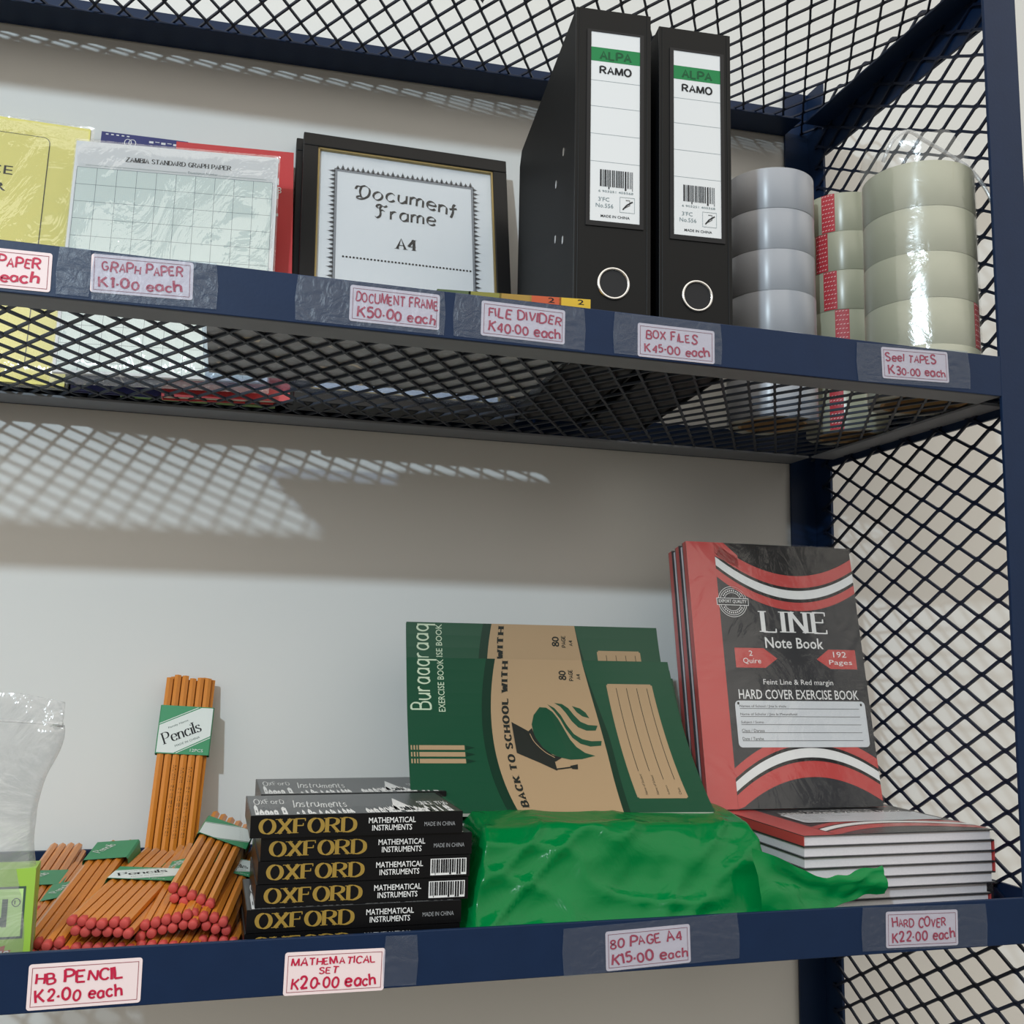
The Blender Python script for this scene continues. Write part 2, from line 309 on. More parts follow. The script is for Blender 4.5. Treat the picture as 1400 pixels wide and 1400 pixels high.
def shelf(z, S, L, uo, vo, side=None, mu=None, mm=None):
    m = MB(); zm = z-0.0425+.0045
    expanded(m, RX0, PW-.002, 0.004, D-.004, S, L, uo, vo, lambda u, v, h: (u, v, zm+h))
    p = rk(m, 'shelf_mesh', mm or M_mesh, bevel=0)
    zl, zt = z-0.0425, z
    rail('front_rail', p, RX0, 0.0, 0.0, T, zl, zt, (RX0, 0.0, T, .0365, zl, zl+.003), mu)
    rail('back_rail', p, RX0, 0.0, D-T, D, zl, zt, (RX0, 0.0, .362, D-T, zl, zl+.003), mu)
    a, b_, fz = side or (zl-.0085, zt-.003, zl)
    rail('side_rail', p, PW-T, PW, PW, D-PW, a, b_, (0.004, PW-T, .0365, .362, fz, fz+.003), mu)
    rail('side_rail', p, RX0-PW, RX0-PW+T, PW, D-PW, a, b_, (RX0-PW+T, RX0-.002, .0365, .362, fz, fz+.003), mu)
    return p
shelf(0.0, 0.0302, 0.0514, -0.9067, 0.0879, mm=mat('bounce_lit_mesh_paint', '343a45', .55, .3, var=.15, vscale=30))  # upper mesh: greyer copy of the mesh paint, bounced light in its colour
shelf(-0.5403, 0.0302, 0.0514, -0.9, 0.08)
top = shelf(0.4925, 0.0313, 0.0550, -0.6937, 0.2960, side=(0.405, .4455, .4445), mu=M_navy)
top.matrix_local = Matrix.Translation((0, 0, 1.75+.45)) @ Matrix.Rotation(-.028, 4, 'Y') @ Matrix.Translation((0, 0, -.45))   # the top shelf sags to the left
m = MB(); expanded(m, -1.45, .5, 0.006, D-.006, 0.0314, 0.0587, -0.2184, 0.1766, lambda u, v, h: (PW-.006+h, v, u), wd=.0032, e=.0011, bl=.0027)
rk(m, 'side_mesh', M_mesh, bevel=0)

ZB = -0.0370     # what stands on the upper shelf
ZL = -0.5773     # what stands on the lower shelf

# flattened cartons lying on the front half of the top shelf; their shade crosses the wall
M_carton = mat('brown_carton', 'a98a63', .75, .2, var=.08, vscale=60)
for k, (xa, xb, yb, lb) in enumerate(((-1.70, -1.20, .23, 'flattened brown carton at the left end of the top shelf'), (-1.19, -.64, .215, 'flattened brown carton in the middle of the top shelf'), (-.63, -.30, .085, 'narrow flattened brown carton at the right of the top shelf'))):
    t = thing('carton_sheet', lb, 'carton', ((xa+xb)/2, .008, .45+.028*(xa+xb)/2+.0062), Matrix.Rotation(-.028, 3, 'Y'), 'flattened cartons on the top shelf')
    h2 = (xb-xa)/2
    m = MB(); m.box(-h2, h2, 0, yb-.008, 0, .0045); m.build('lower_panel', M_carton, t, .0005)
    m = MB(); m.box(-h2+.003, h2-.004, .001, yb-.012, .005, .0095); m.build('upper_panel', M_carton, t, .0005)

# ============================================================ PRICE CARDS
M_card = mat('price_card', 'e6d3d4', 0.6, 0.3); M_cardline = mat('card_print_line', '8f3a44', 0.6, 0.3)
M_tape = film('clear_tape', 'dfe6ee', gloss=0.03, rough=0.4, haze=0.065, hazecol='b9c6da', bump=0.35, bscale=70)
rh = random.Random(11)
def price_card(cx, cz, ang, l1, l2, label, patch, x1=(.1, .9), x2=(.07, .9), big=None):
    t = thing('price_card', label, 'price card', (cx, -0.0004, cz), Matrix.Rotation(-math.radians(ang), 3, 'Y'), 'handwritten price cards on the shelf edges')
    W, H = .0787, .0322; d = Dec()
    d.rrect(-W/2, -H/2, W/2, H/2, .0022, 0, 1); d.frame(-W/2+.0024, -H/2+.0022, W/2-.0024, H/2-.0026, .00042, 1, 2)
    if isinstance(l1, str): l1 = [l1]
    y = .53 if len(l1) == 1 else .68
    if len(l1) == 1: d.text(l1[0], -W/2+W*x1[0], -H/2+H*.53, W*(x1[1]-x1[0]), H*.34, 2, 'marker', 3, rot=rh.uniform(-1, 1), rnd=rh)
    else:
        d.text(l1[0], -W/2+W*x1[0], -H/2+H*.66, W*(x1[1]-x1[0]), H*.22, 2, 'marker', 3, rnd=rh); d.text(l1[1], -W/2+W*.34, -H/2+H*.46, W*.2, H*.18, 2, 'marker', 3, rnd=rh)
    d.text(l2, -W/2+W*x2[0], -H/2+H*.12, W*(x2[1]-x2[0]), H*.34, 2, 'marker', 3, rot=rh.uniform(-1, 1.5), rnd=rh)
    m = MB(); d.emit(m, front(0)); m.box(-W/2+.001, W/2-.001, -.0001, .0003, -H/2+.001, H/2-.001); m.build('card', [M_card, M_cardline, M_red_ink], t, recalc=False)
    if patch:
        m = MB(); a, b_ = patch[0]-cx, patch[1]-cx; z0, z1 = patch[2]-cz, patch[3]-cz
        m.grid(8, 2, lambda u, v: (a+(b_-a)*u+(.0012*math.sin(v*9+u*3) if u in (0, 1) else 0), -.00075, z0+(z1-z0)*v)); m.build('clear_tape', M_tape, t, recalc=False)
U = (-.0405, -.001); Lw = (-.5805, -.542)
price_card(-.9488, -.0236, .7, 'EXAM PAPER', 'K1.00 each', 'white price card in red marker under the yellow paper pack', (-.905, -.881)+U)
price_card(-.8412, -.0181, 1.6, 'GRAPH PAPER', 'K1.00 each', 'price card reading graph paper, below the pack of grid sheets', (-.879, -.783)+U)
price_card(-.6336, -.0201, 0, 'DOCUMENT FRAME', 'K50.00 each', 'price card reading document frame, K50.00 each', (-.718, -.59)+U, (.06, .98), (.08, .96))
price_card(-.5171, -.0208, -.4, 'FILE DIVIDER', 'K40.00 each', 'price card reading file divider, K40.00 each', (-.581, -.459)+U, (.08, .96), (.08, .95))
price_card(-.367, -.0246, 0, 'BOX FILES', 'K45.00 each', 'price card reading box files, below the two black box files', (-.43, -.321)+U, (.1, .78), (.08, .94))
price_card(-.1042, -.0195, 1.7, 'Seel TAPES', 'K30.00 each', 'price card below the right-hand stack of clear tape rolls', (-.172, -.04)+U, (.05, .82), (.08, .95))
price_card(-.846, -.5644, .4, 'HB PENCIL', 'K2.00 each', 'price card reading HB pencil, in front of the pencil heap', None, (.06, .83), (.06, .84))
price_card(-.6623, -.5672, -.6, ['MATHEMATICAL', 'SET'], 'K20.00 each', 'price card reading mathematical set, K20.00 each', (-.6235, -.597)+Lw, (.06, .9), (.07, .92))
price_card(-.3947, -.5638, 1.9, '80 PAGE A4', 'K15.00 each', 'price card reading 80 page A4, below the green plastic bag', (-.472, -.309)+Lw, (.05, .9), (.06, .97))
price_card(-.1183, -.5626, -1.1, 'HARD COVER', 'K22.00 each', 'price card reading hard cover, below the stacked notebooks', (-.183, -.047)+Lw, (.07, .83), (.08, .96))

# ============================================================ UPPER SHELF
M_wrap = film('paper_pack_wrap', 'ffffff', gloss=0.10, rough=0.08, haze=0.06, bump=0.9, bscale=14, stretch=(1, 1, .45))
M_yellow = mat('yellow_paper', 'e9df86', 0.7, 0.3); M_greyline = mat('grey_print', '6f7f84', 0.7, 0.3); M_gridgreen = mat('pale_green_grid', 'd6e1de', 0.7, 0.3)
def wrap(parent, x0, x1, z0, z1, y0, y1, name='plastic_wrap', m=None, amp=.0015, sc_=30, seed=0):
    """crumpled clear pouch around a flat pack"""
    mb = MB()
    for yy, sg in ((y0, -1), (y1, 1)):
        def fn(u, v, yy=yy, sg=sg):
            e = 1-max(abs(u-.5), abs(v-.5))*2; x = x0+(x1-x0)*u; z = z0+(z1-z0)*v
            k = noise.noise(Vector((x*sc_+seed, z*sc_*.6, yy*50)))
            return (x, (yy if e > .06 else (y0+y1)/2)+sg*amp*abs(k)*(1 if e > .06 else .3), z)
        mb.grid(22, 24, fn)
    return mb.build(name, m or M_wrap, parent, smooth=True, recalc=False)
# yellow pack
t = thing('paper_pack', 'pale yellow exam paper pack in clear plastic at the left end', 'paper pack', (-1.058, .345, ZB), pose(0, .14))
m = MB(); m.box(-.115, .115, 0, .006, .004, .333); d = Dec()
x1 = .115
for off, wd in ((.042, .0009), (.0450, .0017)): d.rrect(-.10, .02, x1-off, .333-off+.022, .008, 1, 2 if wd > .001 else 4); d.rrect(-.10+wd, .02+wd, x1-off-wd, .333-off+.022-wd, .007, 0, 3 if wd > .001 else 5)
d.text('SCIENCE', -.055, .2575, .092, .0115, 1, lay=6); d.text('PAPER', -.034, .236, .066, .0105, 1, lay=6, bold=.02)
d.emit(m, front(0)); m.build('sheets', [M_yellow, M_ink], t, recalc=False)
wrap(t, -.119, .119, 0, .338, -.002, .008, seed=3)
# graph paper
t = thing('paper_pack', 'white graph paper pack in crinkled clear plastic', 'paper pack', (-.8394, .296, ZB), pose(-.107, .13, -.012))
m = MB(); m.box(-.1125, .1125, 0, .005, .012, .296); d = Dec(); tp = .296
d.text('ZAMBIA STANDARD GRAPH PAPER', -.058, tp-.0225, .118, .0062, 1, 'romanb', 2)
d.text('Examination Number', .012, tp-.031, .033, .003, 2, lay=2); d.rect(.046, tp-.0308, .10, tp-.0305, 2, 2); d.rect(-.10, tp-.0308, .01, tp-.0305, 2, 2)
d.rect(-.109, .015, .107, tp-.034, 3, 1)
x = -.109
while x < .108: d.rect(x, .015, x+.0005, tp-.034, 2, 2); x += .0216
z = tp-.034
while z > .016: d.rect(-.109, z, .107, z+.0005, 2, 2); z -= .0216
for k in range(100): d.rect(-.109+k*.00216, .015, -.109+k*.00216+.00013, tp-.034, 4, 1.5)
for k in range(115): d.rect(-.109, .02+k*.00216, .107, .02+k*.00216+.00013, 4, 1.5)
d.emit(m, front(0)); m.build('sheets', [M_white, M_ink, M_greyline, M_gridgreen, mat('fine_grid_line', 'c3d3ce', .7, .3)], t, recalc=False)
wrap(t, -.1145, .1145, 0, .300, -.0025, .007, seed=9, amp=.0045, sc_=26)
# books behind the graph paper
M_redc = mat('red_cover', 'c2383c', 0.4, 0.5); M_navyc = mat('navy_cover', '29306e', 0.4, 0.5); M_greenc = mat('light_green_cover', '8fb37a', 0.5, 0.4)
def book(name, label, cat, loc, rot, W, H, Th, mc, deco=None, group=None, extra=[]):
    t = thing(name, label, cat, loc, rot, group); m = MB()
    m.box(-W/2, W/2, 0, .0012, 0, H); m.box(-W/2, W/2, Th-.0012, Th, 0, H); m.box(-W/2, -W/2+.0012, .0012, Th-.0012, 0, H)
    if deco: dd = Dec(); deco(dd, W, H); dd.emit(m, front(0))
    m.build('cover', [mc]+extra, t, recalc=False)
    m = MB(); m.box(-W/2+.0014, W/2-.002, .0013, Th-.0013, .002, H-.002); m.build('page_block', mat('page_edges', 'd9d4cb', .8, .2, var=.1, vscale=400), t)
    return t
def red_deco(d, W, H):
    for z, h in ((H-.018, .006), (H-.05, .01), (H-.07, .012), (H-.095, .004)): d.rect(W/2-.02, z, W/2-.0175, z+h, 1, 2)
    d.text('8', W/2-.02, H-.062, .006, .009, 1, lay=2)
book('school_book', 'red covered book showing right of the graph paper pack', 'book', (-.770, .3225, ZB), pose(-.06, .20, -.03), .140, .341, .011, M_redc, red_deco, extra=[M_white])
def navy_deco(d, W, H):
    for cx in (-.01, -.015): d.line([(cx-.004+.004*math.cos(a/10*6.3), H-.012+.005*math.sin(a/10*6.3)) for a in range(11)], .0009, 1, 2)
    for k in range(5): d.rect(-.045+k*.006, H-.0042, -.042+k*.006, H-.0025, 1, 2); d.rect(.005+k*.007, H-.009+(k % 2)*.002, .010+k*.007, H-.006, 1, 2)
book('school_book', 'navy blue booklet peeking above the graph paper pack', 'book', (-.886, .339, ZB), pose(-.05, .19), .10, .343, .006, M_navyc, navy_deco, extra=[M_white])
book('school_book', 'pale green booklet standing hidden low behind the graph paper', 'book', (-.80, .3475, ZB), pose(-.04, .15), .17, .20, .005, M_greenc)

# document frames
M_gold = mat('gold_fillet', '9a875a', 0.35, 0.5, 0.6); M_mat_paper = mat('certificate_paper', 'd3d8de', 0.6, 0.3)
M_glass = film('picture_glass', 'ffffff', gloss=0.025, rough=0.3, haze=0.0, bump=0.0)
def doc_frame(label, loc, rot, detailed=True):
    t = thing('document_frame', label, 'picture frame', loc, rot, 'black document frames')
    W, H, B, Th = .262, .372, .0185, .014; m = MB()
    for a in ((-W/2, W/2, 0, B), (-W/2, W/2, H-B, H), (-W/2, -W/2+B, B, H-B), (W/2-B, W/2, B, H-B)): m.box(a[0], a[1], 0, Th, a[2], a[3])
    m.build('moulding', mat('black_frame_wood', '0f0f11', .35, .3), t, .0012)
    m = MB(); x, z0, z1 = W/2-B, B, H-B; g = .0022
    for a in ((-x, x, z0, z0+g), (-x, x, z1-g, z1), (-x, -x+g, z0, z1), (x-g, x, z0, z1)): m.box(a[0], a[1], .002, .006, a[2], a[3])
    m.build('gold_fillet', M_gold, t)
    m = MB(); m.box(-x, x, .007, .012, z0, z1); d = Dec(); tp = z1
    x0, x1, zt, zb = -x+.022, x-.026, tp-.026, .05
    def ornament(p, q, nrm):
        L = (Vector(q)-Vector(p)).length; n = int(L/.0062); a = Vector(p); dv = (Vector(q)-Vector(p))/n; nv = Vector(nrm)
        for k in range(n):
            c = a+dv*(k+.5); h = .0072 if k % 2 else .0050
            d.ngon([c-dv*.5, c+dv*.5, c+dv*.28+nv*h*.55, c+nv*h, c-dv*.28+nv*h*.55], 2, 2)
            d.ngon([c-dv*.2, c+dv*.2, c+nv*h*1.25], 1, 3)
    ornament((x0, zt), (x1, zt), (0, 1)); ornament((x0, zb), (x0, zt), (-1, 0)); ornament((x1, zt), (x1, zb), (1, 0))
    d.frame(x0-.0006, zb, x1+.0006, zt+.0006, .0034, 2, 2); d.frame(x0-.001, zb, x1+.001, zt+.001, .0006, 1, 4)
    d.text('Document', -x+.045, tp-.068, .132, .0245, 1, 'black', 2, rot=-4, arc=3.2)
    d.text('Frame', -x+.072, tp-.091, .078, .022, 1, 'black', 2, rot=-1)
    d.text('A4', -x+.097, tp-.132, .0275, .0165, 1, 'romanb', 2)
    for k in range(38): cx = -x+.034+k*.0043; d.ngon([(cx+.0015*math.cos(a), tp-.1515+.0015*math.sin(a)) for a in (0, 1.05, 2.1, 3.14, 4.2, 5.2)], 1, 2)
    d.emit(m, front(.007)); m.build('certificate', [M_mat_paper, M_ink, mat('grey_ornament', '7d828a', .7, .3)], t, recalc=False)
    m = MB(); m.box(-x, x, .0035, .0045, z0, z1); m.build('glass', M_glass, t)
    m = MB(); m.box(-x, x, .0122, .0138, z0, z1); m.build('backing_board', mat('grey_backing', '4a4c50', .7, .3), t)
doc_frame('black document frame with gothic lettering, standing in front', (-.5655, .305, ZB), pose(-.015, .205))
doc_frame('black document frame tucked behind the gothic lettered one', (-.573, .3235, ZB), pose(-.015, .205))

# pack of file dividers lying flat
M_card_g = mat('greyboard', 'e0d9cc', 0.7, 0.3)
t = thing('divider_pack', 'flat pack of file dividers with coloured tabs, lying behind its price card', 'stationery pack', (-.625, .0085, ZB+.001), pose(-.01))
m = MB(); m.box(-.166, .166, .004, .206, 0, .008); m.build('card_sheets', M_card_g, t)
m = MB(); m.box(-.05, .166, .003, .172, .0082, .0372); m.build('divider_sheets', mat('divider_sheet_edges', 'c9c3a8', .7, .3, var=.2, vscale=300), t)
cols = ('4b5b3a', '7d7a36', '9a7a34', 'b8512e', 'c9a52e')
for k, c in enumerate(cols):
    a = .030+k*.0285; zt = .0405+k*.0013; m = MB(); m.add([(a, .0, .0376), (a+.0305, .0, .0376), (a+.0305, .0, zt+.0013), (a, .0, zt), (a, .03, .0376), (a+.0305, .03, .0376), (a+.0305, .03, zt+.0023), (a, .03, zt+.001)], [(0, 1, 2, 3), (7, 6, 5, 4), (3, 2, 6, 7), (0, 3, 7, 4), (1, 5, 6, 2)])
    if k > 2: dd = Dec(); dd.text('2', a+.018, zt-.0048, .006, .0048, 1, lay=1, bold=.03); dd.emit(m, front(0))
    m.build('tab', [mat('tab_'+c, c, .5, .4), M_ink], t, recalc=False)
m = MB()
m.grid(24, 14, lambda u, v: (-.17+.342*u, .256*v, -.0006+.0012*abs(noise.noise(Vector((u*14, v*9, 1)))) if 1 else 0))
m.grid(24, 3, lambda u, v: (-.17+.342*u, .206+.050*v, .008*(1-v)**2+.0008+.002*noise.noise(Vector((u*16, v*3, 4)))))
m.build('plastic_wrap', film('pack_wrap_bluish', 'dfe6f2', gloss=.10, rough=.12, haze=.10, hazecol='aab4c8', bump=.8, bscale=30), t, smooth=True, recalc=False)

# box files
M_blk_side = mat('black_board_side', '0c0d10', 0.55, 0.12, bump=.05, bscale=700); M_blk_spine = mat('black_spine', '0a0b0d', .42, .22, bump=.04, bscale=900)
M_lblgreen = mat('label_green', '1d7a45', .6, .3); M_lbldark = mat('label_dark_green', '11512f', .6, .3)
def box_file(label, loc, yaw):
    t = thing('box_file', label, 'box file', loc, pose(yaw), 'black box files'); W, H, Dp = .0765, .3555, .288
    m = MB(); prof = [(0, 0), (Dp, 0), (Dp, H-.028), (Dp-.012, H-.012), (.03, H-.002), (0, H)]
    for xs in ((-W/2, -W/2+.0028), (W/2-.0028, W/2)):
        m2 = MB(); m2.prism(prof, xs[0], xs[1], lambda p, q, dd: (dd, p+.0015, q)); sb = m2.build('side_board', M_blk_side, t, .0008)
        sx = -1 if xs[0] < 0 else 1; xo = xs[0] if sx < 0 else xs[1]
        for (yy, zz) in ((.046, .226), (.078, .206), (.078, .146), (.045, .132)):
            mr = MB(); mr.prism([(yy+.0032*math.cos(k*.7854), zz+.0045*math.sin(k*.7854)) for k in range(8)], xo, xo+sx*.0008, lambda p, q, dd: (dd, p, q)); mr.build('rivet', M_chrome, sb)
    m = MB(); m.box(-W/2, W/2, 0, .0028, 0, H); m.box(-W/2+.003, -W/2+.0042, -.0006, 0, .001, H-.001); m.box(W/2-.0042, W/2-.003, -.0006, 0, .001, H-.001); sp = m.build('spine', M_blk_spine, t, .0009)
    m = MB(); m.box(-W/2+.003, W/2-.003, .004, Dp-.006, .003, H-.03); m.build('inner_case', mat('black_inner', '1f2023', .5, .4), t)
    m = MB(); x0, x1, z0, z1 = -.0232, .0268, .135, .331
    for a in ((x0-.004, x1+.004, z0-.005, z0), (x0-.004, x1+.004, z1, z1+.002), (x0-.004, x0, z0, z1), (x1, x1+.004, z0, z1)): m.box(a[0], a[1], -.0012, 0, a[2], a[3])
    m.build('label_pocket', mat('clear_dark_pocket', '15161a', .3, .3), sp)
    d = Dec(); h = z1-z0; wd = x1-x0; zz = lambda f_: z1-h*f_
    d.rect(x0, z0, x1, z1, 0, 1); d.rect(x0, zz(.157), x1, zz(.083), 2, 2)
    d.text('ALPA', x0+wd*.17, zz(.148), wd*.66, h*.05, 3, 'bold', 3); d.text('RAMO', x0+wd*.17, zz(.225), wd*.66, h*.045, 1, 'bold', 3)
    for f_ in (.262, .4, .545, .69): d.rect(x0, zz(f_), x1, zz(f_)+.0003, 4, 2)
    barcode(d, x0+wd*.2, zz(.83), wd*.66, h*.1, 1, 5); d.text('6 903251 405568', x0+wd*.17, zz(.848), wd*.7, h*.011, 4, lay=3)
    d.text("3'FC", x0+wd*.17, zz(.895), wd*.22, h*.021, 4, lay=3); d.text('No.556', x0+wd*.12, zz(.928), wd*.35, h*.021, 4, lay=3)
    d.frame(x0+wd*.6, zz(.945), x0+wd*.9, zz(.865), .0003, 4, 3); d.line([(x0+wd*.66, zz(.93)), (x0+wd*.74, zz(.905)), (x0+wd*.86, zz(.885))], .0013, 1, 3); d.line([(x0+wd*.72, zz(.88)), (x0+wd*.8, zz(.88)), (x0+wd*.8, zz(.905)), (x0+wd*.7, zz(.92))], .0006, 1, 4)
    d.text('MADE IN CHINA', x0+wd*.22, zz(.978), wd*.58, h*.0135, 1, lay=3, bold=.02)
    m = MB(); d.emit(m, front(-.0004)); m.build('spine_label', [M_white, M_ink, M_lblgreen, M_lbldark, M_greyline], sp, recalc=False)
    m = MB(); cx, cz = .001, .0735; n = 40
    R1, R2 = .0163, .0136
    m.add([(cx+r*math.cos(2*math.pi*k/n), y, cz+r*math.sin(2*math.pi*k/n)) for r, y in ((R1, -.0002), (R1-.0005, -.0018), (R2+.0003, -.0018), (R2, 0.0)) for k in range(n)],
          [(j*n+k, j*n+(k+1) % n, (j+1)*n+(k+1) % n, (j+1)*n+k) for j in range(3) for k in range(n)])
    rg = m.build('finger_ring', M_chrome, sp, smooth=True)
    m = MB(); m.prism([(cx+R2*math.cos(2*math.pi*k/n), cz+R2*math.sin(2*math.pi*k/n)) for k in range(n)], -.0003, .0001, lambda p, q, dd: (p, dd, q)); m.build('finger_hole', mat('dark_hole', '1d1d20', .6, .3), rg)
box_file('black box file nearer the document frame, chrome finger ring', (-.4215, .026, ZB), -.095)
box_file('black box file nearer the tape stacks, chrome finger ring', (-.331, .031, ZB), -.085)

# tape rolls
M_tsil = mat('tape_silver', 'a6a9b1', 0.36, 0.9, var=.10, vscale=9, coat=0, aniso=.9); M_tyel = mat('tape_clear_yellowish', 'a0a18d', 0.34, 0.9, var=.10, vscale=9, coat=0, aniso=.9)
for m_ in (M_tsil, M_tyel):      # wound film: highlights stretch up and down the roll
    m_.node_tree.nodes['Principled BSDF'].inputs['Anisotropic Rotation'].default_value = .25
    tg = m_.node_tree.nodes.new('ShaderNodeTangent'); tg.direction_type = 'RADIAL'; tg.axis = 'Z'
    m_.node_tree.links.new(tg.outputs[0], m_.node_tree.nodes['Principled BSDF'].inputs['Tangent'])
M_core = mat('cardboard_core', 'a98d68', .8, .2); M_tred = mat('red_tab', 'b3323c', .5, .4); M_side_t = mat('tape_roll_side', '9a9c92', .35, .5)
def roll_mesh(R, h, mt):
    m = MB(); n = 56
    prof = [(R-.0006, 0), (R, .0006), (R, h-.0006), (R-.0006, h)]
    pts = [(r*math.cos(2*math.pi*k/n), r*math.sin(2*math.pi*k/n), z) for r, z in [(R-.013, 0.0002)]+prof+[(R-.013, h-.0002)] for k in range(n)]
    fs = [(j*n+k, j*n+(k+1) % n, (j+1)*n+(k+1) % n, (j+1)*n+k) for j in range(5) for k in range(n)]
    m.add(pts, fs[:n], 1); m.add(pts, fs[n:4*n], 0); m.add(pts, fs[4*n:], 1)
    return m
def core_mesh(R, h):
    m = MB(); n = 40; a, b_ = R-.0131, R-.017
    pts = [(r*math.cos(2*math.pi*k/n), r*math.sin(2*math.pi*k/n), z) for r, z in ((a, 0.0003), (a, h-.0003), (b_, h-.0003), (b_, .0003)) for k in range(n)]
    m.add(pts, [(j*n+k, j*n+(k+1) % n, ((j+1) % 4)*n+(k+1) % n, ((j+1) % 4)*n+k) for j in range(4) for k in range(n)]); return m
HR = .0507; ORD = ('top', 'second', 'third', 'fourth', 'fifth', 'bottom')
def tape_stack(cx, cy, R, mt, where, group, tabs, jit=.0006, n=6):
    proto = None
    for k in range(n):
        o = n-1-k; z = ZB+k*(HR+.0001)
        lab = '%s roll %s in the %s' % ('bottom' if o == n-1 else ORD[o], 'from the top' if 0 < o < n-1 else '', where); lab = ' '.join(lab.split())
        t = thing('tape_roll', lab, 'tape roll', (cx+random.uniform(-jit, jit), cy+random.uniform(-jit, jit), z), None, group)
        if proto is None:
            f_ = roll_mesh(R, HR, mt).build('tape_film', [mt, M_side_t], t, smooth=True); c_ = core_mesh(R, HR).build('core', M_core, t, smooth=True); proto = (f_, c_)
        else:
            for q in proto: c = q.copy(); COL.objects.link(c); c.parent = t
        if o in tabs:
            a0 = tabs[o]; m = MB(); wa = .017/R
            m.grid(5, 1, lambda u, v: ((R+.0003)*math.cos(a0+wa*(u-.5)), (R+.0003)*math.sin(a0+wa*(u-.5)), HR*(.01+.98*v)))
            for i in range(4):
                for j in range(9):
                    a = a0+wa*((i+.5+(j % 2)*.35)/4.4-.5); zz = HR*(j+.5)/9
                    m.add([((R+.0005)*math.cos(a+da), (R+.0005)*math.sin(a+da), zz+dz) for da, dz in ((-.022, -.0003), (.022, .0004), (.022, .0014), (-.022, .0007))], [(0, 1, 2, 3)], 1)
            m.build('end_tab', [M_tred, mat('tab_dots', 'e6bcbc', .6, .3)], t, recalc=False)
# facing angle towards the aisle is about -2.0 rad at these stacks
tape_stack(-.134, .2275, .0540, M_tsil, 'silvery left stack beside the box files', 'clear tape rolls, left stack', {})
tape_stack(-.0130, .2520, .0500, M_tyel, 'middle stack with red dotted tabs', 'clear tape rolls, middle stack', {0: -2.52, 1: -2.72, 2: -2.50, 3: -2.22, 4: -2.35, 5: -2.40})
tape_stack(-.0360, .0745, .0590, M_tyel, 'yellowish right stack nearest the front post', 'clear tape rolls, right stack', {3: -1.00}, n=5)
# small scrap of grey plastic on the top shelf mesh
t = thing('plastic_scrap', 'small crumpled grey plastic scrap on the top shelf mesh at the picture top', 'scrap', (-.5205, .222, .4415))
m = MB(); m.grid(8, 6, lambda u, v: (-.016+.032*u+.004*noise.noise(Vector((u*4, v*3, 1))), .014*v, .0035+.012*abs(noise.noise(Vector((u*5+2, v*4, 3))))))
m.build('crumpled_sheet', mat('grey_plastic', '77757a', .4, .5), t, smooth=True, recalc=False)
M_bag = film('thin_clear_bag', 'ffffff', gloss=.05, rough=.16, haze=.08, hazecol='d8dcd8', bump=.18, bscale=18)
t = thing('plastic_bag', 'thin clear plastic bag open around the right stack of tape', 'plastic bag', (-.0360, .0745, ZB))
m = MB(); rb = random.Random(3)
def bagf(u, v):
    a = 2*math.pi*u; lft = .5+.5*math.cos(a-2.6)
    top = .270+.022*lft+.010*math.sin(3*a+1)+.006*math.sin(7*a); z = .002+(top-.002)*v
    R = .0602+.0007*math.sin(9*a); over = max(0, z-.257)
    R = R+over*(.12+.35*math.sin(2*a+.5)*.4)-max(0, over-.02)*.5*lft+.0015*noise.noise(Vector((math.cos(a)*4, math.sin(a)*4, z*30)))*(1 if z > .252 else .25)
    x, y = R*math.cos(a), R*math.sin(a); return (min(x, .072), max(y, -.069), z)
m.grid(72, 40, bagf); m.build('bag_film', M_bag, t, smooth=True, recalc=False)
m = MB(); m.tube(catmull([(-.058, -.02, .262), (-.052, -.03, .283), (-.036, -.035, .294), (-.012, -.03, .290), (.02, -.025, .283), (.046, -.03, .266), (.064, -.035, .240), (.0735, -.04, .205)], 5), .0022, 6); m.build('gathered_rim', film('gathered_film', 'ffffff', gloss=.14, rough=.15, haze=.35, hazecol='c9ccd0'), t, smooth=True)

# ============================================================ LOWER SHELF
# pencils
M_pencil = mat('orange_pencil', 'cf802c', .32, .5, coat=.2); M_eraser = mat('pink_dip', 'b84843', .6, .3); M_wood = mat('pencil_end', '8a6237', .7, .3)
M_slv_w = mat('sleeve_white', 'd6dcd8', .45, .4); M_slv_g = mat('sleeve_green', '2f8a5a', .4, .4); M_foil = mat('gold_foil_print', 'd9a93a', .25, .5, .8); M_slvtxt = mat('sleeve_text', '50625e', .6, .3)
PL, PR_ = .198, .0041
def pencil_mesh(printed=False):
    m = MB(); n = 6
    ring = lambda r, z, k: (r*math.cos(k*math.pi/3+.5236), r*math.sin(k*math.pi/3+.5236), z)
    pts = [ring(PR_, z, k) for z in (.006, PL) for k in range(6)]
    m.add(pts, [(k, (k+1) % 6, (k+1) % 6+6, k+6) for k in range(6)]+[tuple(range(5, -1, -1)), tuple(range(6, 12))])
    m.m[-1] = 1
    m.prism([(.0011*math.cos(k*1.0472), .0011*math.sin(k*1.0472)) for k in range(6)], PL, PL+.0001, lambda p, q, d_: (p, q, d_), 2)
    if printed:
        d = Dec(); d.text('MADE IN CHINA 51B1 HB', 0, -.0014, .076, .0030, 2, 'roman', 1)
        d.emit(m, lambda s, t, l: (t, -PR_*math.cos(math.pi/6)-.0001, .02+.078-s))
        d = Dec(); d.text('MADE IN CHINA 51B1 HB', 0, -.0014, .076, .0030, 2, 'roman', 1)
    return m
PM = None
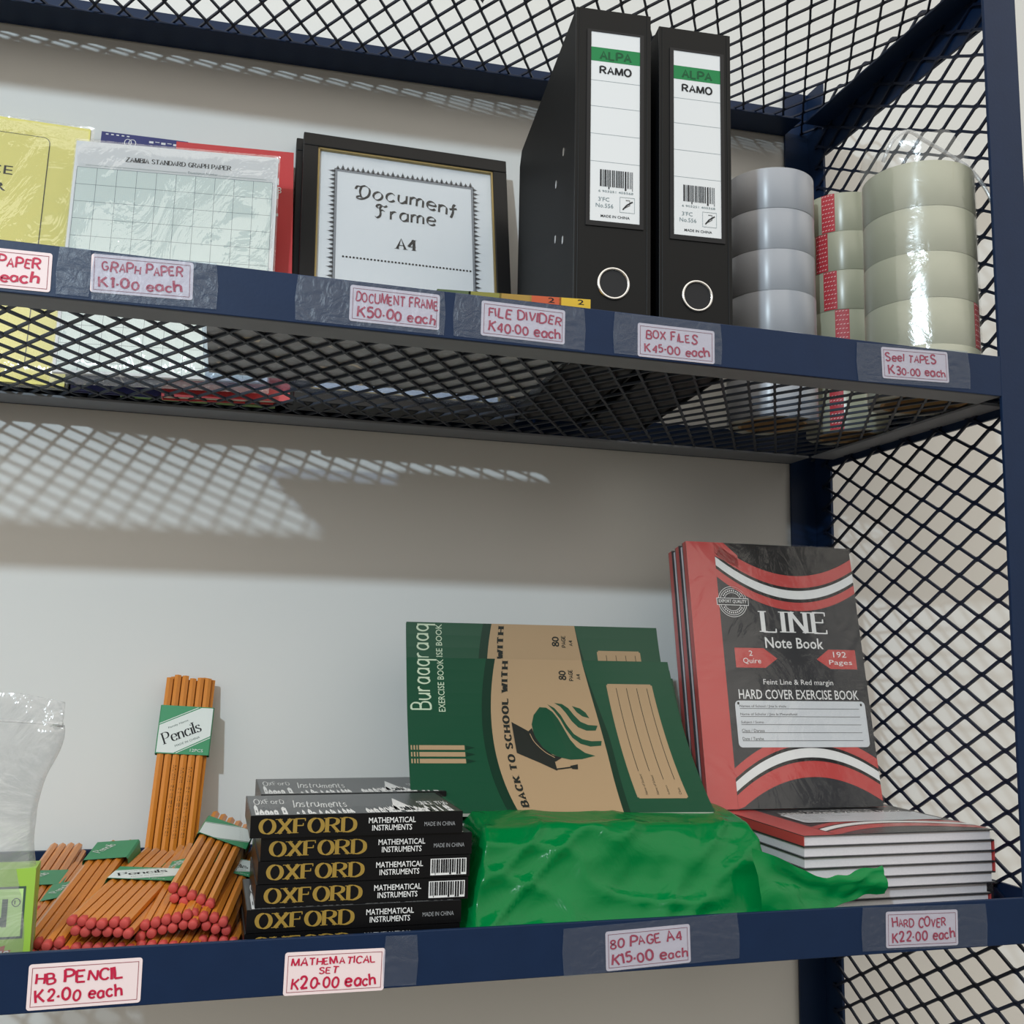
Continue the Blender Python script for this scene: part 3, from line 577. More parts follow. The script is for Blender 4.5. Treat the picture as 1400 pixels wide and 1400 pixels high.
def pencil_pack(label, E, F, up, sleeve=(.52, .74), printed=False, nx=6, seed=0, text=True, jit=.003, slv=True, plain=False):
    """12 pencils in two layers; E = middle of the pink ends, F = direction point"""
    global PM
    r = random.Random(seed); E = Vector(E); za = (Vector(F)-E).normalized(); ya = -Vector(up); ya = (ya-za*ya.dot(za)).normalized(); xa = ya.cross(za)
    t = thing('pencil_pack', label, 'pencils', E, Matrix((xa, ya, za)).transposed(), 'packs of orange pencils')
    if PM is None:
        PM = {}
        for k in (False, True): PM[k] = pencil_mesh(k).build('pencil', [M_pencil, M_wood, M_ink], t, recalc=False).data
        m = MB(); n = 12
        m.add([(rr*math.cos(2*math.pi*k/n), rr*math.sin(2*math.pi*k/n), z) for rr, z in ((PR_*.92, .0075), (PR_*.97, .004), (PR_*.93, .0008), (PR_*.72, 0)) for k in range(n)],
              [(j*n+k, j*n+(k+1) % n, (j+1)*n+(k+1) % n, (j+1)*n+k) for j in range(3) for k in range(n)]+[tuple(range(3*n, 4*n))])
        PM['tip'] = m.build('dipped_tip', M_eraser, t, smooth=True).data
        for o in list(t.children): bpy.data.objects.remove(o)
    sp = .0084
    for j in range(2):
        for i in range(nx):
            o = bpy.data.objects.new('pencil', PM[printed and j == 0 and i in (2, 3, 4)]); COL.objects.link(o); o.parent = t
            o.location = ((i-(nx-1)/2+(.25 if j else -.25))*sp, -.0035+j*.0069, r.uniform(-jit, jit)); o.rotation_euler = (0, 0, 0)
            if not printed:
                e = bpy.data.objects.new('dipped_tip', PM['tip']); COL.objects.link(e); e.parent = o
            else:
                o.rotation_euler = (0, 0, 0)
    if slv:
        a, b_ = sleeve[0]*PL, sleeve[1]*PL; W = (nx+.5)*sp/2+.0006; yf, yb = -.0082, .0080; m = MB()
        P = [(-W, yf), (W, yf), (W+.0012, yf+.002), (W+.0012, yb-.002), (W, yb), (-W, yb), (-W-.0012, yb-.002), (-W-.0012, yf+.002)]
        m.add([(x, y, z) for z in (a, b_) for x, y in P], [(k, (k+1) % 8, (k+1) % 8+8, k+8) for k in range(8)], 1)
        d = Dec(); L = b_-a
        # white diagonal panel on the green front
        if plain: d.text('Pencils', -W*.45, a+L*.3, L*.5, W*.5, 0, 'roman', 2, rot=60)
        else: d.ngon([(-W, a+L*.02), (-W*.35, a+L*.02), (W, a+L*.40), (W, a+L*.98), (W*.55, a+L*.98), (-W, a+L*.58)], 0, 1)
        if not plain: d.line([(-W*.25, a+L*.02), (W, a+L*.365)], .0008, 0, 1); d.line([(W*.42, a+L*.98), (-W, a+L*.61)], .0008, 0, 1)
        if text and not plain:
            d.text('Pencils', -W*.75, a+L*.17, W*1.55, L*.25, 2, 'roman', 2, rot=24); d.text('MADE IN CHINA', -W*.3, a+L*.14, W*1.0, L*.045, 3, lay=2, rot=24); d.text('Family Name', -W*.62, a+L*.5, W*.8, L*.05, 3, lay=2, rot=26)
            d.text('12PCS', W*.28, a+L*.06, W*.5, L*.06, 0, lay=2)
        d.emit(m, front(yf-.0001)); m.build('paper_sleeve', [M_slv_w, M_slv_g, M_ink, M_slvtxt], t, recalc=False)
    return t
pk = pencil_pack('upright pack of orange pencils leaning on the wall above the heap', (-.8010, .352, -.5435), (-.790, .399, -.345), (0, -1, .1), (.56, .83), True, seed=1, jit=.0025)
m = MB(); dd = Dec()
for k, ch in enumerate('1 0 0 2 1'.split()): dd.text('O' if ch == '0' else ch, -.02+k*.0085, .0005, .003, .0035, 0, 'roman', 1)
dd.emit(m, front(-.0076)); m.build('gold_print', M_foil, pk, recalc=False)
UPV = (0, -.12, 1)
pencil_pack('pack of pencils with white sleeve front and centre on the heap', (-.8435, .050, -.538), (-.8000, .232, -.5210), UPV, (.50, .68), seed=2)
pencil_pack('pack of pencils lying under the white sleeved one, pink ends in shade', (-.838, .054, -.5585), (-.800, .236, -.5500), UPV, (.6, .8), seed=3)
pencil_pack('lowest pack of pencils at the middle of the heap, row of pink ends', (-.789, .053, -.5590), (-.757, .235, -.548), (.05, 0, 1), (.6, .8), seed=4)
pencil_pack('lowest pack of pencils at the right of the heap', (-.750, .058, -.5590), (-.716, .235, -.547), (.05, 0, 1), (.5, .72), seed=12, nx=4)
pencil_pack('pack of pencils in an olive shaded sleeve, middle layer of the heap', (-.795, .056, -.5410), (-.767, .238, -.515), (-.25, -.1, 1), (.58, .74), seed=5, plain=True)
pencil_pack('pack of pencils in the middle layer right of the olive sleeved one', (-.759, .060, -.5405), (-.730, .238, -.520), (.25, -.1, 1), (.52, .74), seed=7, nx=4)
pencil_pack('uppermost tilted pack of pencils with creased grey sleeve, right of the upright pack', (-.774, .078, -.5270), (-.7415, .262, -.497), (.35, -.1, 1), (.64, .90), seed=6, text=False, nx=5)
pencil_pack('pack of pencils with plain green sleeve left of the white sleeved one', (-.883, .056, -.5540), (-.848, .233, -.514), (-.1, -.1, 1), (.78, .99), seed=8, nx=4, plain=True)
pencil_pack('pack of pencils with green sleeve beside the clear pen pouch', (-.897, .116, -.5640), (-.878, .288, -.542), (-.2, 0, 1), (.44, .66), seed=9, nx=4, plain=True)
pencil_pack('pack of pencils farthest back on the left of the heap', (-.918, .19, -.558), (-.908, .366, -.538), (0, 0, 1), (.3, .52), seed=10, nx=4, plain=True)

# pen pouch at the left edge
M_pgreen = mat('lime_box', '93bb45', .45, .5); M_plight = mat('pale_lime', 'b5d98c', .45, .5); M_pdark = mat('dark_green_print', '3c5148', .5, .4); M_pred = mat('badge_red', 'b0533f', .5, .4)
t = thing('pen_box', 'lime green pen box inside the clear pouch at the left edge', 'pen box', (-.961, .036, ZL), pose(.03))
m = MB(); m.box(-.07, .07, 0, .03, 0, .0895); d = Dec()
d.frame(-.0690, .038, .0640, .0765, .0017, 2, 1); d.rect(-.0673, .0397, .0623, .0748, 1, 1)
d.text('N', .0325, .047, .0195, .0205, 2, lay=3, bold=.05); d.text('PEN', -.052, .047, .076, .0205, 2, lay=3, bold=.05); d.text('®', .0545, .0615, .0065, .0065, 2, 'thin', 3)
pts = [((.036+.0215*math.cos(a))+.0018*math.cos(a)*((k % 2)*2-1), .0235+.0125*math.sin(a)+.0018*math.sin(a)*((k % 2)*2-1)) for k in range(40) for a in [k*math.pi/20]]
d.ngon(pts, 3, 1); d.text('50 PENS', .0215, .0235, .034, .0062, 4, lay=2, bold=.03); d.text('inside', .032, .0165, .014, .0042, 4, lay=2)
d.emit(m, front(-.0001)); m.build('carton', [M_pgreen, M_plight, M_pdark, M_pred, M_white], t, recalc=False)
t = thing('plastic_pouch', 'clear zip pouch standing at the left edge of the lower shelf', 'plastic pouch', (-.965, .05, ZL))
m = MB()
def pouch(u, v):
    a = 2*math.pi*u; h = .222; z = .0005+h*v
    ss = max(0, min(1, (v-.66)/.2)); ss = ss*ss*(3-2*ss); wid = .0725+.0020*math.sin(v*9)+.0105*ss-.003*math.exp(-((v-.62)/.08)**2)
    dep = .0225*(1-v)**.7+.0012; dep += .006*math.sin(v*9+u*20)*(v > .45)*(1-v)
    k = noise.noise(Vector((math.cos(a)*3, math.sin(a)*3, v*7)))*.004*(.2+v)
    x = (wid+k)*math.copysign(abs(math.cos(a))**.6, math.cos(a)); y = (dep+abs(k)*.6)*math.copysign(abs(math.sin(a))**.8, math.sin(a))
    return (x, y+.0, z-.006*max(0, (x-.05)/.03)*(v > .9))
m.grid(60, 44, pouch); m.build('pouch_film', film('pouch_film', 'f4f4f4', gloss=.08, rough=.12, haze=.20, hazecol='cfd2d4', bump=.8, bscale=16), t, smooth=True, recalc=False)
m = MB(); m.tube([(-.08, -.0022, .205), (.0, -.003, .2035), (.081, -.0022, .1985)], .0014, 6); m.build('zip_strip', film('zip_film', 'ffffff', gloss=.15, rough=.2, haze=.4, hazecol='c8cbce'), t)

# mathematical instrument boxes
M_bk = mat('black_gloss_card', '0a0a0c', .32, .25, coat=.04); M_goldp = mat('gold_print', '937730', .45, .5); M_wht = mat('white_print', 'dcdcdc', .6, .3); M_greytop = mat('charcoal_print', '38393c', .3, .5)
BW, BH, BD = .1755, .0177, .118
def instrument_box(label, x, y, k, bar, rz=0.0, fade=False):
    z = ZL+.0005+k*(BH+.00055)
    t = thing('instrument_box', label, 'box', (x, y, z), pose(rz), 'black mathematical instrument boxes')
    m = MB(); m.box(0, BW, 0, BD, 0, BH); d = Dec()
    d.text('OXFORD', .0065, .0028, .0795, .0125, 1, 'romanb', 2)
    d.text('MATHEMATICAL', .0955, .0096, .0395, .0046, 2, lay=2, bold=.02); d.text('INSTRUMENTS', .0985, .0036, .0335, .0046, 2, lay=2, bold=.02)
    if bar: d.rect(.1415, .0018, .1725, .0152, 2, 1); barcode(d, .1425, .0022, .029, .0125, 0, 4)
    else: d.text('MADE IN CHINA', .1425, .0062, .0265, .0034, 3, lay=2)
    d.emit(m, front(0)); r = random.Random(5); d = Dec()
    d.rect(.0008, .0008, BW-.0008, BD-.0008, 4, 1)
    def sky(x0, x1, hh, dens):
        q = x0
        while q < x1:
            wq = r.uniform(.0012, .004); h = 2.6*hh*r.uniform(.25, 1)
            if r.random() < dens:
                d.rect(q, .003, q+wq, .003+h, 2, 2); d.ngon([(q, .003+h), (q+wq, .003+h), (q+wq/2, .003+h+r.uniform(.006, .018))], 2, 2)
                if wq > .002: d.rect(q+wq*.35, .003+h*.3, q+wq*.6, .003+h*.6, 4, 3)
            q += wq*r.uniform(.8, 1.3)
    sky(.004, .03, .02, .8); sky(.034, .082, .006, .6); sky(.095, .112, .008, .7); sky(.112, .148, .012, .95); sky(.148, .172, .010, .6)
    d.ngon([(.119, .012), (.138, .012), (.1335, .050), (.1285, .085), (.1235, .050)], 2, 2); d.rect(.126, .02, .128, .03, 4, 3); d.rect(.130, .014, .132, .026, 4, 3)
    d.text('Instruments', .036, .038, .046, .045, 2, 'script', 2, rot=-4, rnd=random.Random(2)); d.text('Oxford', .005, .060, .026, .035, 2, 'script', 2, rnd=random.Random(8))
    d.text('SINCE 1936', .146, .040, .026, .022, 2, 'roman', 2)
    d.emit(m, lambda s, t_, l: (s, t_, BH+LAY*l*.6)); 
    m.build('carton', [M_bk, M_goldp, M_wht, mat('grey_print2', '8d8f92', .6, .3), M_greytop], t, recalc=False)
    return t
fx = [-.731, -.7325, -.7315, -.7253, -.7243, -.7230, -.7322]; fb_ = [0, 0, 0, 1, 1, 0, 0]
fl_ = ['bottommost black instrument box, hidden behind the shelf edge', 'lowest black instrument box of the front stack, half behind the shelf edge', 'second black instrument box from the bottom of the front stack, shifted left', 'lower of the two front black boxes with a white barcode', 'upper of the two front black boxes with a white barcode', 'black instrument box just under the top one of the front stack', 'top black instrument box of the front stack, gold lettering']
for k in range(7): instrument_box(fl_[k], fx[k], .0205 if k not in (3, 4, 5) else .0235, k, fb_[k], 0.0)
bl_ = ['lowest', 'second', 'third', 'fourth', 'fifth', 'sixth', 'top']
for k in range(7): instrument_box('%s black box, counted from the bottom, of the stack behind the gold lettered front stack' % bl_[k] if k < 6 else 'top black box of the rear stack, only its lid showing', -.7185+.001*(k % 3), .147, k, 0, 0.0)
M_shrink = film('shrink_film', 'ffffff', gloss=.035, rough=.1, haze=.008, bump=.5, bscale=12)
t = thing('shrink_wrap', 'torn clear shrink film left around the front black boxes', 'plastic film', (-.733, .019, ZL))
m = MB(); m.grid(4, 22, lambda u, v: (-.0035-.004*abs(noise.noise(Vector((u*3, v*9, 2)))), .002+.10*u, .002+.122*v)); m.grid(12, 3, lambda u, v: (-.002+.175*u, .01+.10*v, .1320+.0012*abs(noise.noise(Vector((u*9, v*5, 7))))))
m.build('film', M_shrink, t, smooth=True, recalc=False)

# green plastic bag around a stack of exercise books
M_gcov = mat('green_cover', '0f452e', .42, .5); M_gdark = mat('dark_green_band', '0a2f20', .45, .4); M_kraft = mat('kraft_tan', 'a3896a', .6, .3); M_logo = mat('pale_green_logo', 'b9c7ae', .6, .3)
M_gdarkcap = mat('cap_black', '1f221e', .6, .3)
m_ = bpy.data.materials.new('green_bag_plastic'); m_.use_nodes = True; nt = m_.node_tree; pb = nt.nodes['Principled BSDF']
pb.inputs['Base Color'].default_value = hexc('00803f'); pb.inputs['Roughness'].default_value = .2; pb.inputs['Specular IOR Level'].default_value = .2; pb.inputs['Coat Weight'].default_value = .18; pb.inputs['Coat Roughness'].default_value = .05
tr = nt.nodes.new('ShaderNodeBsdfTransparent'); tr.inputs[0].default_value = hexc('0f9a55'); tl = nt.nodes.new('ShaderNodeBsdfTranslucent'); tl.inputs[0].default_value = hexc('0a9a58')
mx1 = nt.nodes.new('ShaderNodeMixShader'); mx1.inputs[0].default_value = .25; mx2 = nt.nodes.new('ShaderNodeMixShader'); mx2.inputs[0].default_value = .09
nt.links.new(pb.outputs[0], mx1.inputs[1]); nt.links.new(tl.outputs[0], mx1.inputs[2]); nt.links.new(mx1.outputs[0], mx2.inputs[1]); nt.links.new(tr.outputs[0], mx2.inputs[2]); nt.links.new(mx2.outputs[0], nt.nodes['Material Output'].inputs[0])
tc = nt.nodes.new('ShaderNodeTexCoord'); nz = nt.nodes.new('ShaderNodeTexNoise'); nz.inputs['Scale'].default_value = 22; nz.inputs['Detail'].default_value = 3; nz.inputs['Distortion'].default_value = 2
bp = nt.nodes.new('ShaderNodeBump'); bp.inputs['Strength'].default_value = .3; bp.inputs['Distance'].default_value = .006
nt.links.new(tc.outputs['Object'], nz.inputs['Vector']); nt.links.new(nz.outputs['Fac'], bp.inputs['Height']); nt.links.new(bp.outputs[0], pb.inputs['Normal'])
t = thing('plastic_bag', 'bright green plastic bag wrapped around a stack of exercise books', 'plastic bag', (-.40, .02, ZL))
PROF = [(.245, .002), (.250, .05), (.245, .103), (.19, .109), (.115, .1115), (.065, .1065), (.044, .1015), (.031, .082), (.021, .058), (.010, .036), (-.001, .020), (-.006, .008), (.004, .002)]
PROFC = [p for p in catmull(PROF, 5)]
def bagp(u, v):
    i = v*(len(PROFC)-1); a = int(min(i, len(PROFC)-2)); p = PROFC[a].lerp(PROFC[a+1], i-a)
    e = max(0, abs(u-.5)*2-.86)/.14; f_ = max(.02, math.cos(e*math.pi/2))**.42; sg = 1 if u > .5 else -1
    cy, cz = .12, .045
    y = cy+(p.x-cy)*f_; z = cz+(p.y-cz)*f_
    hz = p.y/.114; half_l = .150-.030*hz; half_r = .142-.004*hz; q = min(1, abs(u-.5)*2/.86)
    x = sg*((half_l if sg < 0 else half_r)*q+.010*math.sin(e*math.pi/2)) if abs(u-.5) > 1e-6 else 0
    k = noise.noise(Vector((x*11, y*12, z*15+3))); k2 = 1-2.4*abs(noise.noise(Vector((x*8+z*12, y*6, z*26))))
    k3 = 1-2.4*abs(noise.noise(Vector((x*19-z*17+5, y*6, z*9+9))))
    fr = 1 if p.y < .095 or p.x < .06 else .35
    dn = (.0035*k+.0062*k2*abs(k2)+.0062*k3*abs(k3))*fr
    return (x+.001*k2, y-dn*.9 if p.x < .1 else y, max(.0006, z+dn*.5))
m = MB(); m.grid(110, 75, bagp)
def tail(u, v):
    x = .122+.131*u; h = .044*(1-u)**1.6+.013+.022*max(0, u-.45); base = .0355+.010*u*u+.0025*math.sin(u*9)
    z = base+h*(v-.1); y = -.0065-.004*math.sin(v*5+u*6)+.012*(1-u)*v-.004*noise.noise(Vector((u*7, v*4, 1)))
    return (x, y, z+.004*noise.noise(Vector((u*9, v*3, 8)))*u)
m.grid(40, 10, tail); m.build('bag_film', m_, t, smooth=True, recalc=False)
for k in range(9):
    W, H = .255, .195; z = ZL+.006+k*.0096; m = MB()
    tb = thing('exercise_book', 'green exercise book %s' % ('on top of the pile inside the green bag' if k == 8 else 'lying %s in the pile inside the green bag' % ('lowest', 'second', 'third', 'fourth', 'fifth', 'sixth', 'seventh', 'eighth', 'ninth')[k]), 'exercise book', (-.400, .074, z), pose(0), 'green exercise books in the bag')
    m.box(-W/2, W/2, 0, H, 0, .0008, 0); m.box(-W/2, W/2, 0, H, .0082, .009, 0)
    if k == 8: m.box(-.05, .035, .002, H-.002, .0091, .0093, 1)
    m.build('cover', [M_gcov, M_kraft], tb, recalc=False)
    m = MB(); m.box(-W/2+.001, W/2-.001, .001, H-.001, .001, .008); m.build('page_block', MATS['page_edges'], tb)

# standing green exercise books: cover printing in flat (s, depth below top), bent onto the slumping shape
CW, CH = .300, .210
def cover_deco(d):
    A = lambda t_: CH-t_
    bow = lambda t_: .0885+.011*((t_-.097)/.10)**2
    rb_ = lambda t_: .198+.010*math.sin(max(0, min(1, t_/.13))*1.5708)-.002*max(0, t_-.13)/.1
    d.strip(lambda z: bow(CH-z)-.010, lambda z: bow(CH-z), 0.0, CH, 2, 1, 30); d.strip(lambda z: bow(CH-z), lambda z: rb_(CH-z), 0.0, CH, 1, 1, 30); d.strip(lambda z: rb_(CH-z), lambda z: rb_(CH-z)+.007*min(1, (CH-z)/.1), 0.0, CH, 2, 1, 30)
    d.text('BACK TO SCHOOL WITH', .1140, A(.203), .201, .0135, 4, 'slab', 3, rot=90, arc=9)
    d.text('Buraaq', .033, A(.068), .066, .030, 3, 'script', 2, rot=90); d.text('EXERCISE BOOK', .0405, A(.070), .068, .0072, 3, lay=2, rot=90, bold=.01)
    for k in range(3):
        z = A(.121+.0092*k)
        d.rect(.002, z, .0575, z+.0062, 1, 2); d.rect(.0575, z-.0015, .0585, z+.0075, 0, 2); d.ngon([(.0585, z), (.0585, z+.0062), (.068, z+.0031)], 2, 2)
        for q in (.0035, .0065, .0092): d.rect(q, z, q+.0013, z+.0062, 0, 3)
    d.text('80', .178, A(.0265), .0125, .0088, 4, 'bold', 2, rot=90); d.text('PAGE', .186, A(.0275), .0145, .0052, 4, 'bold', 2, rot=90); d.text('A4', .194, A(.0255), .007, .0045, 4, 'bold', 2, rot=90)
    M_ = lambda P: [((x-10)/1320*.30, CH-(y-180)*.000253) for x, y in P]
    def blob(P, mi, lay): d.ngon([tuple(q) for q in catmull(M_(P)+M_(P[:1]), 3)[:-1]], mi, lay)
    d.ngon(M_([(640, 428), (606, 470), (590, 520), (594, 580), (615, 630), (650, 672), (695, 697), (745, 710), (800, 706), (865, 688), (820, 672), (785, 640), (762, 600), (744, 550), (722, 490), (700, 452), (672, 430)]), 0, 2)
    d.ngon(M_([(680, 412), (712, 432), (738, 470), (758, 520), (785, 570), (820, 597), (862, 608), (912, 606), (904, 632), (852, 637), (808, 622), (775, 590), (752, 545), (732, 490), (708, 448)]), 0, 2)
    d.ngon(M_([(715, 405), (752, 410), (780, 432), (802, 468), (828, 503), (862, 520), (908, 524), (894, 550), (850, 551), (812, 533), (786, 500), (765, 458), (742, 424)]), 0, 2)
    d.ngon(M_([(800, 420), (838, 433), (862, 455), (875, 484), (842, 474), (818, 452)]), 0, 2)
    d.ngon(M_([(495, 508), (545, 540), (580, 563), (600, 612), (640, 662), (668, 700), (672, 772), (600, 728), (500, 674)]), 4, 3)
    d.ngon(M_([(566, 560), (588, 540), (598, 590), (625, 645), (665, 685), (705, 700), (672, 722), (620, 680), (585, 630)]), 4, 4)
    d.line(catmull(M_([(574, 570), (590, 615), (630, 668), (672, 700)]), 5), .0008, 1, 5)
    d.line(M_([(665, 764), (745, 752)]), .0018, 4, 4); d.ngon(M_([(735, 745), (772, 736), (768, 764), (742, 762)]), 4, 4)
    pl = lambda z: .222+.004*((CH-z)/.19)
    d.strip(lambda z: pl(z), lambda z: pl(z)+.053, A(.188), A(.032), 1, 1, 24); d.strip(lambda z: pl(z)+.0015, lambda z: pl(z)+.0515, A(.1895), A(.188), 1, 1, 2); d.strip(lambda z: pl(z)+.0015, lambda z: pl(z)+.0515, A(.032), A(.0305), 1, 1, 2)
    for j in range(4):
        d.strip(lambda z, j=j: pl(z)+.0105+.0118*j, lambda z, j=j: pl(z)+.0111+.0118*j, A(.150+.012*(j > 1)), A(.036), 4, 2, 20)
        d.text(('Name of Student', 'Name of School', 'Subject', 'Class')[j], pl(A(.17))+.0125+.0118*j, A(.184), (.030, .028, .014, .010)[j], .0026, 4, lay=2, rot=90)
A0, A1 = math.radians(31), math.radians(60)
def bendpt(tt, nrm, A0=A0, A1=A1):
    """height tt above lower edge -> (y, z); lower part lies flatter"""
    n = 14; y = z = 0.0
    for k in range(n):
        a = A1+(A0-A1)*((k+.5)/n*tt)/CH; y += math.sin(a)*tt/n; z += math.cos(a)*tt/n
    a = A1+(A0-A1)*tt/CH
    return y-nrm*math.cos(a), z+nrm*math.sin(a)
def ex_book(label, loc, yaw, deco=True, roll=0, bend=(A0, A1)):
    t = thing('exercise_book', label, 'exercise book', loc, pose(yaw, 0, roll), 'green exercise books standing')
    th = .0042
    def slab(m, n0, n1, x0, x1, mi, nv=14):
        def P(x, tt, nr): y, z = bendpt(tt, nr, *bend); return (x, y, z)
        for nn in (n0, n1): m.grid(1, nv, lambda u, v: P(x0+(x1-x0)*u, CH*v, nn), mi)
        for x in (x0, x1): m.grid(1, nv, lambda u, v: P(x, CH*v, n0+(n1-n0)*u), mi)
        for tt in (0, CH): m.grid(1, 1, lambda u, v: P(x0+(x1-x0)*u, tt, n0+(n1-n0)*v), mi)
    m = MB(); slab(m, -.0003, 0, 0, CW, 0); slab(m, -th, -th+.0003, 0, CW, 0)
    if deco:
        d = Dec(); cover_deco(d); d.emit(m, lambda s, t_, l: (s,)+bendpt(t_, LAY*l, *bend))
    m.build('cover', [M_gcov, M_kraft, M_gdark, M_logo, M_gdarkcap], t, recalc=False)
    m = MB(); slab(m, -th+.0004, -.0004, .0006, CW-.0012, 0); m.build('page_block', MATS['page_edges'], t, recalc=False)
    return t
BX, BY, BZ = -.579, .130, -.4675
ex_book('front green exercise book standing on the green bag, graduation cap print', (BX, BY, BZ), -.11)
ex_book('green exercise book directly behind the front one, its edge showing at the right', (BX+.004, BY+.006, BZ-.010), -.115, False)
ex_book('third green exercise book from the front, sunk lowest at the right', (BX+.009, BY+.0115, BZ-.019), -.12, False)
ex_book('tallest green exercise book behind the others, its top edge highest', (BX+.012, BY+.060, BZ+.016), -.07, bend=(math.radians(18), math.radians(52)))
ex_book('rearmost green exercise book, right behind the tallest one', (BX+.014, BY+.067, BZ+.010), -.07, False, bend=(math.radians(18), math.radians(52)))

# hard cover notebooks
M_lred = mat('line_red', 'b8403e', .3, .5, coat=.25); M_lblk = mat('line_charcoal', '2a2b2f', .3, .4, coat=.05); M_lblack = mat('line_black', '101012', .3, .4, coat=.15); M_lgrey = mat('line_panel', 'c9cdd2', .4, .5)
LW, LH, LT = .2205, .3115, .0103
def quad3(a0, a1, a2): return lambda q: a0*(1-q)*(1-2*q)+a1*4*q*(1-q)+a2*q*(2*q-1)
def line_deco(d, W, H):
    X = lambda f_: -W/2+W*f_; Z = lambda f_: H*(1-f_)
    d.rect(X(0), 0, X(.165), H, 0, 1); d.rect(X(.165), 0, X(1), H, 1, 1)
    def band(f0, f1, mi, lay, x0=.165): d.strip(lambda s: Z(f0((s-X(x0))/(W*(1-x0)))), lambda s: Z(f1((s-X(x0))/(W*(1-x0)))), X(x0), X(1), mi, lay, 24, True)
    wt = quad3(.058, .182, .105); off = lambda f_, a: (lambda q: f_(q)+a)
    band(lambda q: 0, wt, 2, 2); band(off(wt, -.060), off(wt, -.012), 0, 3); d.ngon([(X(.165), Z(0)), (X(.165), Z(.055)), (X(.30), Z(.10)), (X(.30), Z(.05)), (X(.22), Z(0))], 0, 3)
    band(wt, off(wt, .034), 3, 3); band(off(wt, .036), off(wt, .046), 2, 3); band(off(wt, .047), off(wt, .080), 0, 2)
    wb = quad3(.905, .786, .875)
    band(off(wb, -.048), off(wb, -.012), 0, 2); band(off(wb, -.012), wb, 2, 2); band(wb, off(wb, .034), 3, 3); band(off(wb, .036), off(wb, .046), 2, 3)
    band(off(wb, .047), lambda q: min(1, wb(q)+.105), 0, 3); band(lambda q: min(.999, wb(q)+.105), lambda q: 1, 1, 2)
    # round stamp
    cx, cz, R = X(.245), Z(.235), .0185
    for rr in (R, R*.87, R*.6): d.line([(cx+rr*math.cos(k*.157), cz+rr*math.sin(k*.157)) for k in range(41)], .0006, 3, 2)
    d.rect(cx-R*1.12, cz-R*.24, cx+R*1.12, cz+R*.24, 3, 3); d.rect(cx-R*1.08, cz-R*.2, cx+R*1.08, cz+R*.2, 1, 4); d.text('EXPORT QUALITY', cx-R*.98, cz-R*.12, R*1.96, R*.25, 3, lay=5, bold=.02)
    for sg in (1, -1):
        for k in range(11): a = math.pi/2*sg+(k-5)*.2; d.rect(cx+R*.73*math.cos(a)-.0007, cz+R*.73*math.sin(a)-.0009, cx+R*.73*math.cos(a)+.0006, cz+R*.73*math.sin(a)+.0009, 3, 3)
    d.text('LINE', X(.388), Z(.353), W*.41, H*.088, 3, 'romanl', 3); d.text('Note Book', X(.413), Z(.412), W*.35, H*.042, 3, lay=3, bold=.025)
    d.ngon([(X(.229), Z(.413)), (X(.40), Z(.413)), (X(.475), Z(.452)), (X(.40), Z(.488)), (X(.229), Z(.488))], 0, 2); d.text('2', X(.31), Z(.443), W*.022, H*.02, 3, lay=3); d.text('Quire', X(.272), Z(.475), W*.105, H*.024, 3, lay=3)
    d.ngon([(X(.953), Z(.413)), (X(.79), Z(.413)), (X(.712), Z(.452)), (X(.79), Z(.488)), (X(.953), Z(.488))], 0, 2); d.text('192', X(.815), Z(.443), W*.08, H*.022, 3, lay=3); d.text('Pages', X(.785), Z(.477), W*.14, H*.024, 3, lay=3)
    d.text('Feint Line & Red margin', X(.378), Z(.557), W*.415, H*.026, 3, lay=3, bold=.005); d.text('HARD COVER EXERCISE BOOK', X(.228), Z(.606), W*.71, H*.036, 3, lay=3, bold=.02)
    d.rrect(X(.20), Z(.783), X(.968), Z(.612), .005, 4, 5); d.rrect(X(.213), Z(.627), X(.225), Z(.617), .001, 2, 6); d.rrect(X(.938), Z(.63), X(.95), Z(.62), .001, 2, 6)
    for k, tx in enumerate(('Names of School / Jina la shule', 'Name of Scholar / Jina la Mwanafunzi', 'Subject / Somo', 'Class / Darasa', 'Date / Tarehe')):
        f_ = .642+.0295*k; d.rect(X(.225), Z(f_), X(.93), Z(f_)+.0005, 2, 6); d.text(tx, X(.225), Z(f_)+.0009, W*(.27, .33, .13, .13, .12)[k], .0036, 2, lay=6)
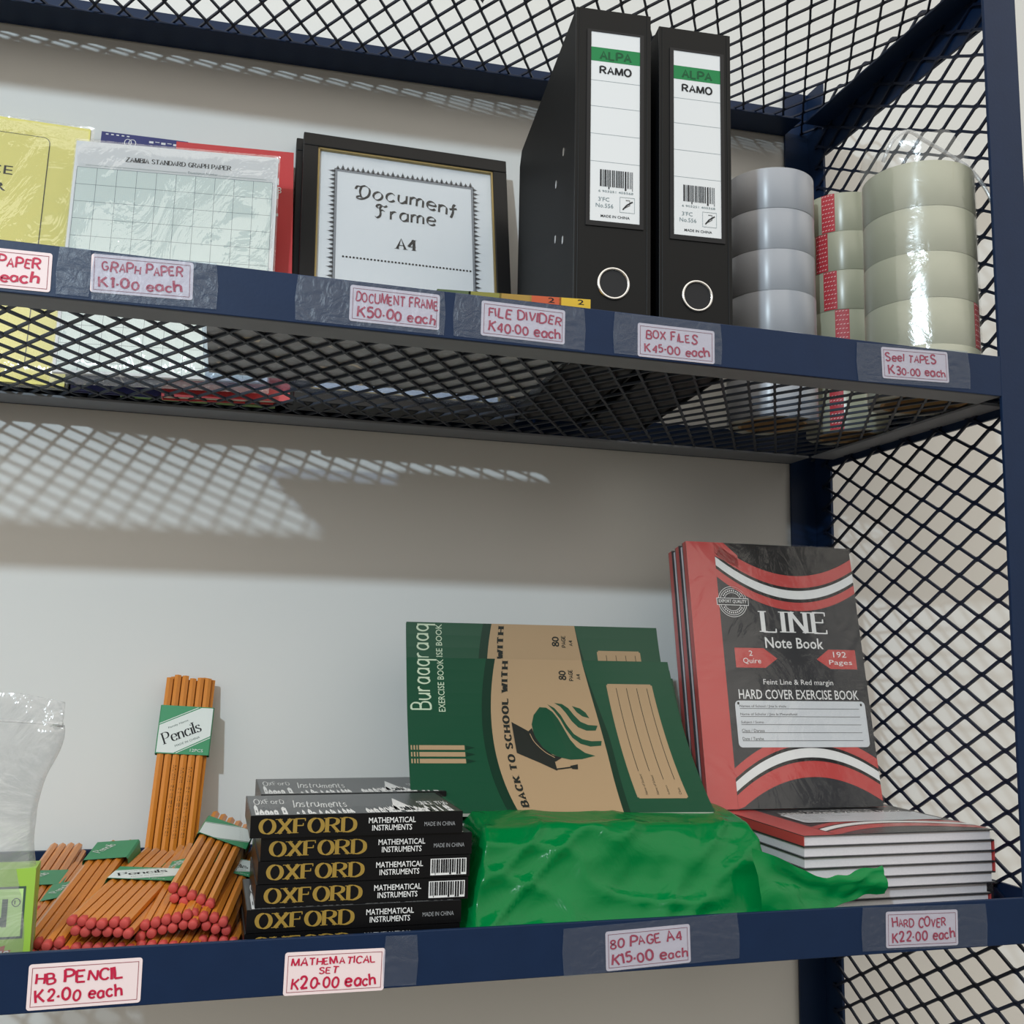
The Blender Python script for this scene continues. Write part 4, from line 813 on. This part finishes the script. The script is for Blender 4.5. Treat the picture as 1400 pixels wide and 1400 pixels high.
def hardback(name, parent, y0, deco, mc=0, flip=False, z0=0.0):
    """one hardback; local x width, z height, y thickness"""
    m = MB(); x0, x1 = -LW/2, LW/2; e = .0006
    m.box(x0, x1, y0, y0+e, z0, z0+LH, 1); m.box(x0, x1, y0+LT-e, y0+LT, z0, z0+LH, 1)
    if flip: m.box(x1-e, x1, y0+e, y0+LT-e, z0, z0+LH, 0)
    else: m.box(x0, x0+e, y0+e, y0+LT-e, z0, z0+LH, 0)
    if deco: d = Dec(); line_deco(d, LW, LH); d.emit(m, front(y0))
    o = m.build(name, [M_lred, M_lblk, M_lblack, M_wht, M_lgrey], parent, recalc=False)
    m = MB(); m.box(x0+.002, x1-.003 if not flip else x1-.002, y0+e+.0001, y0+LT-e-.0001, z0+.0025, z0+LH-.0025); m.build('page_block', mat('notebook_pages', 'd9d5db', .75, .2, var=.08, vscale=500), o)
    return o
def film_box(parent, x0, x1, y0, y1, z0, z1, m=None, amp=.0012):
    mb = MB(); N_ = lambda *a: amp*abs(noise.noise(Vector(a)))
    for yy, sg in ((y0, -1), (y1, 1)): mb.grid(16, 20, lambda u, v: (x0+(x1-x0)*u, yy+sg*N_(u*8, v*10, yy*40), z0+(z1-z0)*v))
    for xx, sg in ((x0, -1), (x1, 1)): mb.grid(6, 20, lambda u, v: (xx+sg*N_(u*4, v*12, xx*40), y0+(y1-y0)*u, z0+(z1-z0)*v))
    for zz, sg in ((z0, -1), (z1, 1)): mb.grid(16, 6, lambda u, v: (x0+(x1-x0)*u, y0+(y1-y0)*v, zz+sg*N_(u*8, v*4, zz*40)))
    return mb.build('shrink_wrap', m or M_shrink, parent, smooth=True, recalc=False)
t = thing('notebook_pack', 'shrink wrapped pack of red and black hard cover notebooks standing upright', 'notebooks', (-.1205, .2075, -.4832), pose(-.029, .19))
for k in range(5): hardback('hardcover_notebook', t, k*(LT+.0006), k == 0, flip=k % 2 == 1)
film_box(t, -LW/2-.0012, LW/2+.0012, -.0016, 5*(LT+.0006)+.001, -.0003, LH+.001)
# lying packs: local z is the depth direction, so lay them down
LAYD = Matrix(((1, 0, 0), (0, 0, 1), (0, -1, 0)))     # y(thickness, front first) -> down, z(height) -> back
def lying(label, x, ytop, ztop, n, yaw=0):
    t = thing('notebook_pack', label, 'notebooks', (x, ytop, ztop), Matrix.Rotation(yaw, 3, 'Z') @ LAYD, None)
    for k in range(n): hardback('hardcover_notebook', t, k*(LT+.0001)+.0006, k == 0, flip=k in (1, 2, 3))
    film_box(t, -LW/2-.001, LW/2+.001, -.0005, n*(LT+.0001)+.0008, -.0018, LH+.001)
    return t
lying('upper shrink wrapped pack of hard cover notebooks lying flat by the post', -.1005, .050, -.4842, 5)
lying('lower pack of hard cover notebooks lying flat, partly behind the shelf edge', -.1045, .053, -.4842-.0525, 3, .0)
